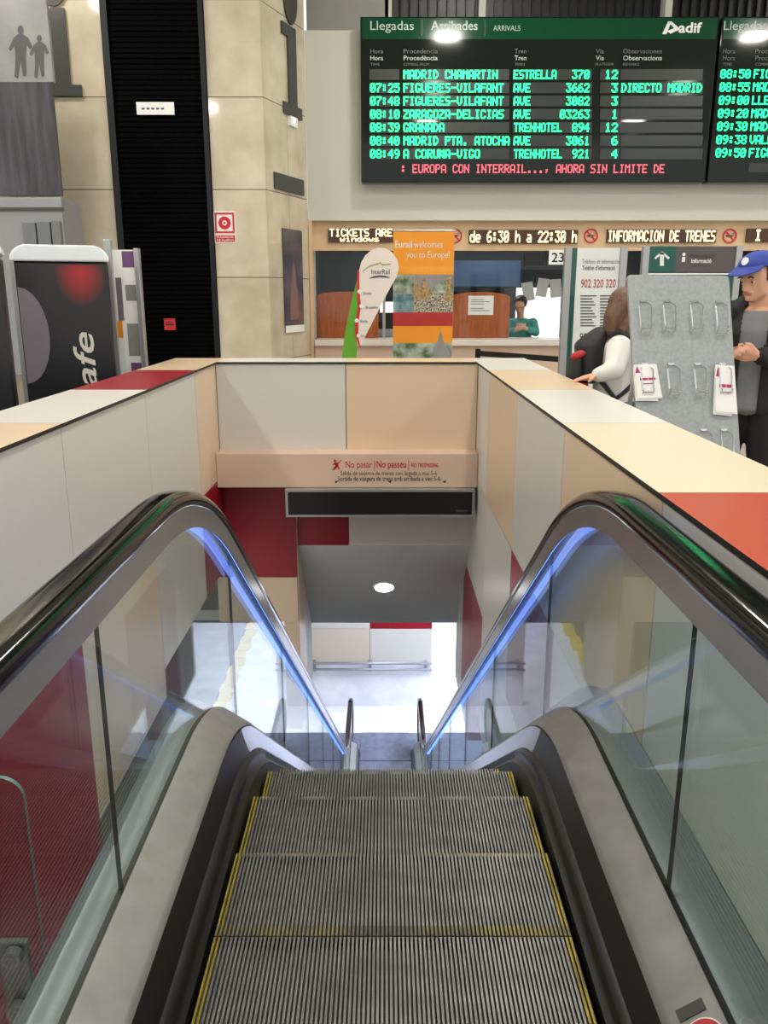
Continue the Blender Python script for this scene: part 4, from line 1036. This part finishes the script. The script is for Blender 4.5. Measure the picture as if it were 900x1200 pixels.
# framed poster stand
YT = 6.15
a, b = at_y(127, 291, YT), at_y(160, 291, YT)
t = thing('poster_stand', 'silver framed poster stand between the coffee machine and the black shutter', 'poster stand', ((a.x+b.x)/2, YT, 0))
h = (b.x-a.x)/2; zt = a.z
for sx, w in ((-1, .026), (1, .018)):
    mb = MB(); mb.box(sx*h-w, sx*h+w, -.03, .03, 0, zt+(.06 if sx < 0 else 0), 'silver'); mb.build('post', t, bevel=.006)
mb = MB(); mb.box(-h+.02, h-.015, -.01, .01, .25, zt-.01, 'paper'); mb.build('poster', t)
mb = MB()
def pq(fx0, fx1, z0, z1, m): mb.box(-h+.02+(2*h-.035)*fx0, -h+.02+(2*h-.035)*fx1, -.012, -.0105, z0, z1, m)
pq(.45, .98, zt-.13, zt-.02, 'purple'); pq(.1, .35, zt-.5, zt-.2, 'mauve'); pq(.5, .95, zt-.36, zt-.25, 'poster_grey'); pq(.0, .25, zt-.62, zt-.5, 'orange'); pq(.45, .95, zt-.75, zt-.52, 'poster_grey'); pq(.5, .98, zt-.95, zt-.80, 'purple')
mb.build('printed_blocks', t)
mb = MB(); mb.box(-h-.02, h+.02, -.15, .15, 0, .03, 'silver'); mb.build('base', t)

# ================================================================== PEOPLE
def finger_prims(wrist, fwd, side, nrm, curl, s=1.0, left=True):
    """palm and five bent fingers; fwd along the hand, side towards the thumb, nrm out of the back of the hand"""
    w, f, sd, n_ = Vector(wrist), Vector(fwd).normalized(), Vector(side).normalized(), Vector(nrm).normalized(); pr = []
    k0 = [w+f*.085*s+sd*o*s for o in (.033, .011, -.011, -.031)]
    pr.append([(w, .022*s), (k0[0], .013*s), (k0[3], .012*s), (k0[1], .013*s)])
    pr.append([(w+f*.01*s, .022*s), (w+f*.05*s+sd*.02*s, .016*s), (w+f*.05*s-sd*.02*s, .015*s)])
    for i, L in enumerate((.072, .080, .075, .058)):
        p = k0[i]; ang = 0; seg = (.45, .32, .25); r = (.0092, .0086, .0078)
        for q in range(3):
            ang += curl*(.6, .9, .7)[q]; d = f*math.cos(ang)-n_*math.sin(ang); e = p+d*L*s*seg[q]
            pr.append([(p, r[q]*s), (e, (r[q]-.0008)*s)]); p = e
    p = w+f*.025*s+sd*.028*s; d = (f*.6+sd*.75-n_*.25).normalized()
    e = p+d*.036*s; g = e+(f*.92+sd*.2-n_*.35).normalized()*.030*s
    pr += [[(w+f*.02*s+sd*.01*s, .016*s), (p, .014*s)], [(p, .013*s), (e, .0105*s)], [(e, .0105*s), (g, .0085*s)]]
    return pr
def head_prims(c, s, fw, rt):
    """skull, jaw, nose, brow and ears around the head centre c, face towards fw"""
    c, f, r = Vector(c), Vector(fw).normalized(), Vector(rt).normalized(); u = r.cross(f).normalized()
    if u.z < 0: u = -u
    q = lambda a, b, d: tuple(c+r*a*s+f*b*s+u*d*s)
    return [[(q(0, -.02, .03), .088*s), (q(0, .03, .03), .076*s)],
            [(q(0, .03, .02), .074*s), (q(0, .055, -.075), .036*s), (q(.025, .03, -.06), .036*s), (q(-.025, .03, -.06), .036*s)],
            [(q(0, .092, -.082), .018*s), (q(0, .05, -.07), .03*s)],
            [(q(0, .100, .010), .009*s), (q(0, .118, -.030), .012*s), (q(.012, .104, -.034), .009*s), (q(-.012, .104, -.034), .009*s)],
            [(q(.035, .092, .022), .011*s), (q(-.035, .092, .022), .011*s)],
            [(q(.02, .096, -.056), .010*s), (q(-.02, .096, -.056), .010*s), (q(0, .102, -.055), .010*s)],
            [(q(.082, -.01, .012), (.010*s, .016*s, .020*s)), (q(.080, -.005, -.018), .009*s)], [(q(-.082, -.01, .012), (.010*s, .016*s, .020*s)), (q(-.080, -.005, -.018), .009*s)]], q
def add_eyes(me_name, parent, q, s):
    mb = MB()
    for sx in (-1, 1):
        c = Vector(q(sx*.032, .0835, .002)); f = (Vector(q(0, 1, 0))-Vector(q(0, 0, 0))).normalized()
        rows = []
        for i in range(1, 7):
            th = PI*i/7; rows.append([c+Vector((0.0105*s*math.sin(th)*math.cos(2*PI*j/10), 0.0105*s*math.sin(th)*math.sin(2*PI*j/10), 0.0105*s*math.cos(th))) for j in range(10)])
        mb.grid(rows, 'eye_white', True); mb.cyl(c+f*.0110*s, f, .006*s, .0022*s, 'eye_dark', 12)
        b = [Vector(q(sx*a, .103, z)) for a, z in ((.016, .026), (.032, .031), (.050, .025))]; mb.tube(b, .0035*s, 'hair_dark', 6)
    return mb.build('eyes', parent, smooth=True)
def lips(me, q, s):
    c = Vector(q(0, .106, -.056)); k = len(me.materials); me.materials.append(M['lips'])
    for p in me.polygons:
        d = p.center-c
        if abs(d.z) < .010*s and d.length < .027*s: p.material_index = k
def cut(me, fn):
    bm = bmesh.new(); bm.from_mesh(me); bmesh.ops.delete(bm, geom=[f for f in bm.faces if fn(f.calc_center_median())], context='FACES'); bm.to_mesh(me); bm.free()
def solid(o, th):
    m = o.modifiers.new('cloth', 'SOLIDIFY'); m.thickness = th; m.offset = 1

# --- young man in the cap (local frame faces -y)
mloc = at_t(893, 330, 4.25); mloc.z = 0
hf = Vector((-.50, -.80, -.24)); hrr = Vector((.85, -.53, 0)); hrr = (hrr-hf.normalized()*hrr.dot(hf.normalized())).normalized()
hp, hq = head_prims((-.01, -.035, 1.485), .98, hf, hrr)
bp = list(hp)
bp += [[((0, .01, 1.34), .055), ((0, -.015, 1.43), .05)], [((0, .0, 1.20), (.15, .10, .1)), ((0, .01, 1.30), (.13, .075, .05))], [((0, 0, 1.20), (.145, .10, .1)), ((0, 0, .95), (.135, .095, .08))], [((0, 0, .95), (.135, .095, .08)), ((0, .01, .84), (.15, .105, .07))]]
AL = [((.165, .01, 1.30), .056), ((.235, .02, 1.07), .044), ((.05, -.205, 1.105), .030)]
AR = [((-.165, .01, 1.30), .056), ((-.245, -.0, 1.06), .044), ((-.10, -.225, 1.12), .030)]
bp += chain(AL)+chain(AR)
for sx in (-1, 1): bp += chain([((sx*.085, .01, .82), .088), ((sx*.105, -.01, .47), .060), ((sx*.115, .02, .10), .040), ((sx*.12, -.10, .05), .034)])
bp += finger_prims((.05, -.205, 1.105), (-1, -.42, .12), (0, -.35, 1), (.2, -1, -.2), .55, .95)
bp += finger_prims((-.10, -.225, 1.12), (.35, -1, .15), (.7, .3, .8), (-.9, -.3, .4), .6, .95)
me = body_mesh('man_body', bp, .0075, ['skin'], 3); lips(me, hq, .98)
man = link('person', me); man.location = mloc; man.rotation_euler = (0, 0, math.radians(-30))
tag(man, 'man in blue cap, black open jacket and grey t-shirt looking down at his hands', 'person')
add_eyes('eyes', man, hq, .98)
tee = body_mesh('tee', [[((0, .0, 1.20), (.165, .118, .1)), ((0, .01, 1.29), (.15, .09, .05))], [((0, 0, 1.20), (.165, .12, .1)), ((0, 0, .95), (.155, .118, .08))], [((0, 0, .95), (.155, .118, .08)), ((0, .0, .83), (.165, .122, .05))]], .012, ['tee_grey'], 4)
link('t_shirt', tee, man)
jk = [[((0, .02, 1.20), (.185, .13, .1)), ((0, .02, 1.31), (.16, .09, .045))], [((0, .01, 1.20), (.185, .135, .1)), ((0, .01, .82), (.18, .135, .06))]]
for A_ in (AL, AR):
    e = Vector(A_[2][0])*.93+Vector(A_[1][0])*.07
    jk += chain([(A_[0][0], .078), (A_[1][0], .062), (tuple(e), .045)])
jk += [[((sx*.09, .045, 1.36), .035), ((0, .065, 1.375), .035)] for sx in (-1, 1)]+[[((sx*.09, .045, 1.36), .035), ((sx*.10, -.035, 1.32), .03)] for sx in (-1, 1)]
jm = body_mesh('jacket', jk, .012, ['jacket_black'], 4)
cut(jm, lambda c: c.y < -.02 and abs(c.x) < .062-.02*(1.3-c.z) and c.z < 1.42 and c.y > -.17)
jo = link('jacket', jm, man); solid(jo, .004)
tr = []
for sx in (-1, 1): tr += chain([((sx*.085, .01, .84), .105), ((sx*.105, -.01, .47), .078), ((sx*.115, .02, .10), .064)])
tr += [[((-.06, .01, .88), (.10, .105, .05)), ((.06, .01, .88), (.10, .105, .05))]]
link('trousers', body_mesh('trousers', tr, .012, ['trouser_black'], 4), man)
for sx in (-1, 1): link('shoe', body_mesh('shoe', [[((sx*.115, .045, .045), .045), ((sx*.125, -.13, .038), .038)], [((sx*.115, .03, .08), .05), ((sx*.12, -.05, .06), .042)]], .009, ['leather'], 3), man)
# hair under the cap and the cap itself
f_, r2 = hf.normalized(), hrr; u2 = r2.cross(f_); u2 = u2 if u2.z > 0 else -u2
hairp = [[(hq(0, -.03, .03), .094), (hq(0, .0, .05), .086)], [(hq(.070, .015, .01), .022), (hq(.072, .0, .045), .022)], [(hq(-.070, .015, .01), .022), (hq(-.072, .0, .045), .022)]]
hm = body_mesh('hair', hairp, .007, ['hair_dark'], 3)
hc = Vector(hq(0, 0, 0)); cut(hm, lambda c: (c-hc).dot(u2) > .07 or ((c-hc).dot(f_) > .035) or (c-hc).dot(u2) < -.055); link('hair', hm, man)
mb = MB(); rows = []; cc = Vector(hq(0, .004, .072)); NB = 24
for i in range(9):
    th = PI/2*i/8; rows.append([cc+(r2*math.cos(2*PI*j/NB)*.092+f_*math.sin(2*PI*j/NB)*.107)*math.cos(th)+u2*.066*math.sin(th) for j in range(NB)])
mb.grid(rows, 'cap_blue', True); mb.face([cc+(r2*math.cos(2*PI*j/NB)*.092+f_*math.sin(2*PI*j/NB)*.107) for j in range(NB)], 'cap_blue'); cap = mb.build('cap', man, smooth=True)
mb = MB(); rows = []
for k in range(2):
    rows.append([cc+r2*.088*math.cos(a)+f_*(.107*math.sin(a) if k == 0 else .03+.155*math.sin(a)+.0)+u2*(.004-.02*k*math.sin(a)-.012*abs(math.cos(a))*k) for a in [math.radians(25+130*j/14) for j in range(15)]])
mb.grid(rows, 'cap_blue'); vis = mb.build('visor', cap); solid(vis, .006)
mb = MB(); ec = cc+f_*.1045*math.cos(.42)+u2*.066*math.sin(.55); mb.cyl(ec-f_*.006, f_+u2*.55, .020, .006, 'white_paint', 16); mb.build('emblem', cap)
mb = MB(); mb.cyl(cc+u2*.064, u2, .007, .006, 'cap_blue', 12); mb.build('button', cap)
# phone in his hands
ph = thing('mobile_phone', 'small dark phone held in the hands of the man in the cap', 'phone', (0, 0, 0))
mm = Matrix.Translation(mloc)@Matrix.Rotation(math.radians(-30), 4, 'Z'); pcn = mm@Vector((-.075, -.315, 1.165)); ra = mm.to_3x3()
mb = MB(); mb.obox(pcn, ra@Vector((.034, 0, 0)), ra@Vector((0, .004, -.005)), ra@Vector((0, -.04, .045))*1.0, 'black_paint'); mb.build('case', ph, bevel=.003)

# --- woman with the backpack (world-aligned local frame, faces +x, leaning)
wloc = Vector((1.34, 4.78, 0))
whf = Vector((.9, .35, -.35)); whr = Vector((.35, -.9, 0)); whr = (whr-whf.normalized()*whr.dot(whf.normalized())).normalized()
hp, wq_ = head_prims((.02, 0, 1.315), .92, whf, whr)
wb = list(hp)
wb += [[((-.02, 0, 1.16), .05), ((.0, 0, 1.25), .046)], [((-.03, 0, 1.10), (.085, .14, .07)), ((-.02, 0, .86), (.09, .13, .08))], [((-.02, 0, .86), (.09, .13, .08)), ((-.01, 0, .76), (.105, .15, .07))]]
WA = [((-.05, -.16, 1.12), .05), ((-.10, -.27, 1.01), .038), ((-.195, -.30, .985), .026)]
WB2 = [((-.03, .16, 1.12), .05), ((.06, .20, .92), .038), ((.22, .14, .92), .026)]
wb += chain(WA)+chain(WB2)
for sy in (-1, 1): wb += chain([((-.01, sy*.08, .74), .085), ((.03, sy*.09, .42), .058), ((-.02, sy*.09, .09), .038), ((.09, sy*.10, .045), .032)])
wb += finger_prims((-.195, -.30, .985), (-1, -.0, -.20), (0, -1, 0), (-.2, 0, 1), .12, .9)
wb += finger_prims((.22, .14, .92), (1, -.1, -.1), (0, .3, 1), (0, 1, -.3), .5, .9)
me = body_mesh('woman_body', wb, .0075, ['skin'], 3); lips(me, wq_, .92)
wm = link('person', me); wm.location = wloc; tag(wm, 'person in a white jacket with black backpack leaning a hand on the coping', 'person')
add_eyes('eyes', wm, wq_, .92)
jk = [[((-.03, 0, 1.10), (.105, .16, .08)), ((-.02, 0, .78), (.125, .165, .06))], [((-.03, .0, 1.16), (.07, .10, .05)), ((-.02, 0, 1.20), (.06, .07, .03))]]
for A_ in (WA, WB2):
    e = Vector(A_[2][0])*.95+Vector(A_[1][0])*.05; jk += chain([(A_[0][0], .072), (A_[1][0], .056), (tuple(e), .040)])
link('jacket', body_mesh('w_jacket', jk, .011, ['jacket_white'], 4), wm)
tr = [[((-.01, -.05, .80), (.11, .105, .05)), ((-.01, .05, .80), (.11, .105, .05))]]
for sy in (-1, 1): tr += chain([((-.01, sy*.08, .76), .10), ((.03, sy*.09, .42), .072), ((-.02, sy*.09, .10), .056)])
link('trousers', body_mesh('w_trousers', tr, .012, ['jeans'], 4), wm)
for sy in (-1, 1): link('shoe', body_mesh('w_shoe', [[((-.03, sy*.09, .045), .045), ((.12, sy*.10, .036), .036)]], .009, ['leather'], 3), wm)
hr2 = [[(wq_(0, -.03, .035), .096), (wq_(0, .01, .05), .088)], [(wq_(0, -.05, .02), (.07, .085, .07)), (tuple(Vector(wq_(0, -.075, -.07))), (.05, .085, .06)), (tuple(Vector(wq_(0, -.06, -.15))), (.04, .075, .05))], [(wq_(.07, .0, .02), .03), (wq_(.075, -.02, -.13), .03)], [(wq_(-.07, .0, .02), .03), (wq_(-.075, -.02, -.13), .03)]]
link('long_hair', body_mesh('w_hair', hr2, .008, ['hair_brown'], 3), wm)
bk = thing('backpack', 'black backpack with red patches worn on the back of the white jacket', 'backpack', (wloc.x-.15, wloc.y, .92))
mb_ = body_mesh('bag', [[((-.02, 0, .03), (.07, .13, .04)), ((-.03, 0, .20), (.08, .13, .05)), ((.03, 0, .28), (.04, .09, .03))]], .01, ['bag_black'], 4)
link('main_sack', mb_, bk)
link('front_pocket', body_mesh('bagp', [[((-.10, 0, .02), (.045, .11, .03)), ((-.10, 0, .13), (.035, .11, .03))]], .009, ['bag_black'], 4), bk)
link('red_patch', body_mesh('bagr', [[((-.115, -.07, .15), (.03, .035, .022)), ((-.085, -.075, .165), (.03, .04, .02))]], .006, ['bag_red'], 3), bk)
link('red_base', body_mesh('bagr2', [[((-.12, -.04, -.005), (.03, .07, .014)), ((-.06, -.04, -.01), (.03, .08, .014))]], .006, ['bag_red'], 3), bk)
for sy in (-1, 1):
    mb = MB(); pth = [(.05, sy*.09, .27), (.11, sy*.10, .285), (.205, sy*.115, .24), (.235, sy*.12, .12), (.20, sy*.14, .0), (.10, sy*.16, -.08), (.02, sy*.12, .02)]
    mb.tube(pth, .016, 'bag_black', 8); mb.build('shoulder_strap', bk, smooth=True)

# --- ticket clerk behind the glass
cloc = at_y(610, 372, 11.15); cloc.z = 0
chf = Vector((-.25, -.8, -.55)); chr_ = Vector((1, -.3, 0)); chr_ = (chr_-chf.normalized()*chr_.dot(chf.normalized())).normalized()
hp, cq = head_prims((-.02, -.06, 1.275), .92, chf, chr_)
cb = list(hp)+[[((0, 0, 1.10), .05), ((-.01, -.03, 1.19), .047)], [((0, .01, 1.05), (.15, .09, .06)), ((0, .03, .74), (.14, .10, .07))], [((0, .03, .70), (.15, .12, .08)), ((0, .03, .60), (.17, .14, .07))]]
CA = [((.165, .01, 1.05), .05), ((.19, -.10, .93), .04), ((.04, -.21, .985), .028)]
CB_ = [((-.165, .01, 1.05), .05), ((-.20, -.08, .92), .04), ((-.08, -.22, .97), .028)]
cb += chain(CA)+chain(CB_)
for sx in (-1, 1): cb += chain([((sx*.09, .0, .58), .085), ((sx*.11, -.0, .52), .07), ((sx*.11, .35, .50), .06), ((sx*.11, .34, .10), .04), ((sx*.11, .25, .05), .035)])
cb += finger_prims((.04, -.21, .985), (-1, -.3, .35), (0, -.5, 1), (.2, -1, 0), .5, .9)+finger_prims((-.08, -.22, .97), (.6, -.6, .4), (0, .2, 1), (-.6, -.6, 0), .5, .9)
me = body_mesh('clerk_body', cb, .009, ['skin'], 3); lips(me, cq, .92)
ck = link('person', me); ck.location = cloc; tag(ck, 'clerk in a teal shirt seated behind the ticket counter looking down', 'person'); add_eyes('eyes', ck, cq, .92)
jk = [[((0, .01, 1.05), (.165, .105, .07)), ((0, .03, .70), (.16, .12, .07))]]
for A_ in (CA, CB_): jk += chain([(A_[0][0], .068), (A_[1][0], .054), (tuple(Vector(A_[2][0])*.8+Vector(A_[1][0])*.2), .042)])
link('shirt', body_mesh('c_shirt', jk, .012, ['shirt_teal'], 4), ck)
tr = [[((0, .03, .66), (.17, .14, .06)), ((0, .03, .60), (.18, .15, .06))]]
for sx in (-1, 1): tr += chain([((sx*.09, .0, .58), .10), ((sx*.11, .35, .52), .08), ((sx*.11, .34, .12), .06)])
link('trousers', body_mesh('c_tr', tr, .014, ['trouser_black'], 3), ck)
hm = body_mesh('c_hair', [[(cq(0, -.03, .035), .093), (cq(0, .02, .055), .078)]], .008, ['hair_dark'], 3)
cf, cc2 = chf.normalized(), Vector(cq(0, 0, 0)); cut(hm, lambda c: (c-cc2).dot(cf) > .055 and c.z < cc2.z+.06); link('hair', hm, ck)
t = thing('office_stool', 'black office stool under the ticket clerk', 'stool', (cloc.x, cloc.y+.04, 0))
mb = MB(); mb.cyl((0, 0, .40), (0, 0, 1), .2, .06, 'black_paint', 24); mb.build('seat', t, bevel=.01)
mb = MB(); mb.cyl((0, 0, .02), (0, 0, 1), .03, .38, 'dark_metal', 14); mb.build('column', t)
mb = MB(); mb.cyl((0, 0, 0), (0, 0, 1), .2, .02, 'dark_metal', 24); mb.build('base', t)
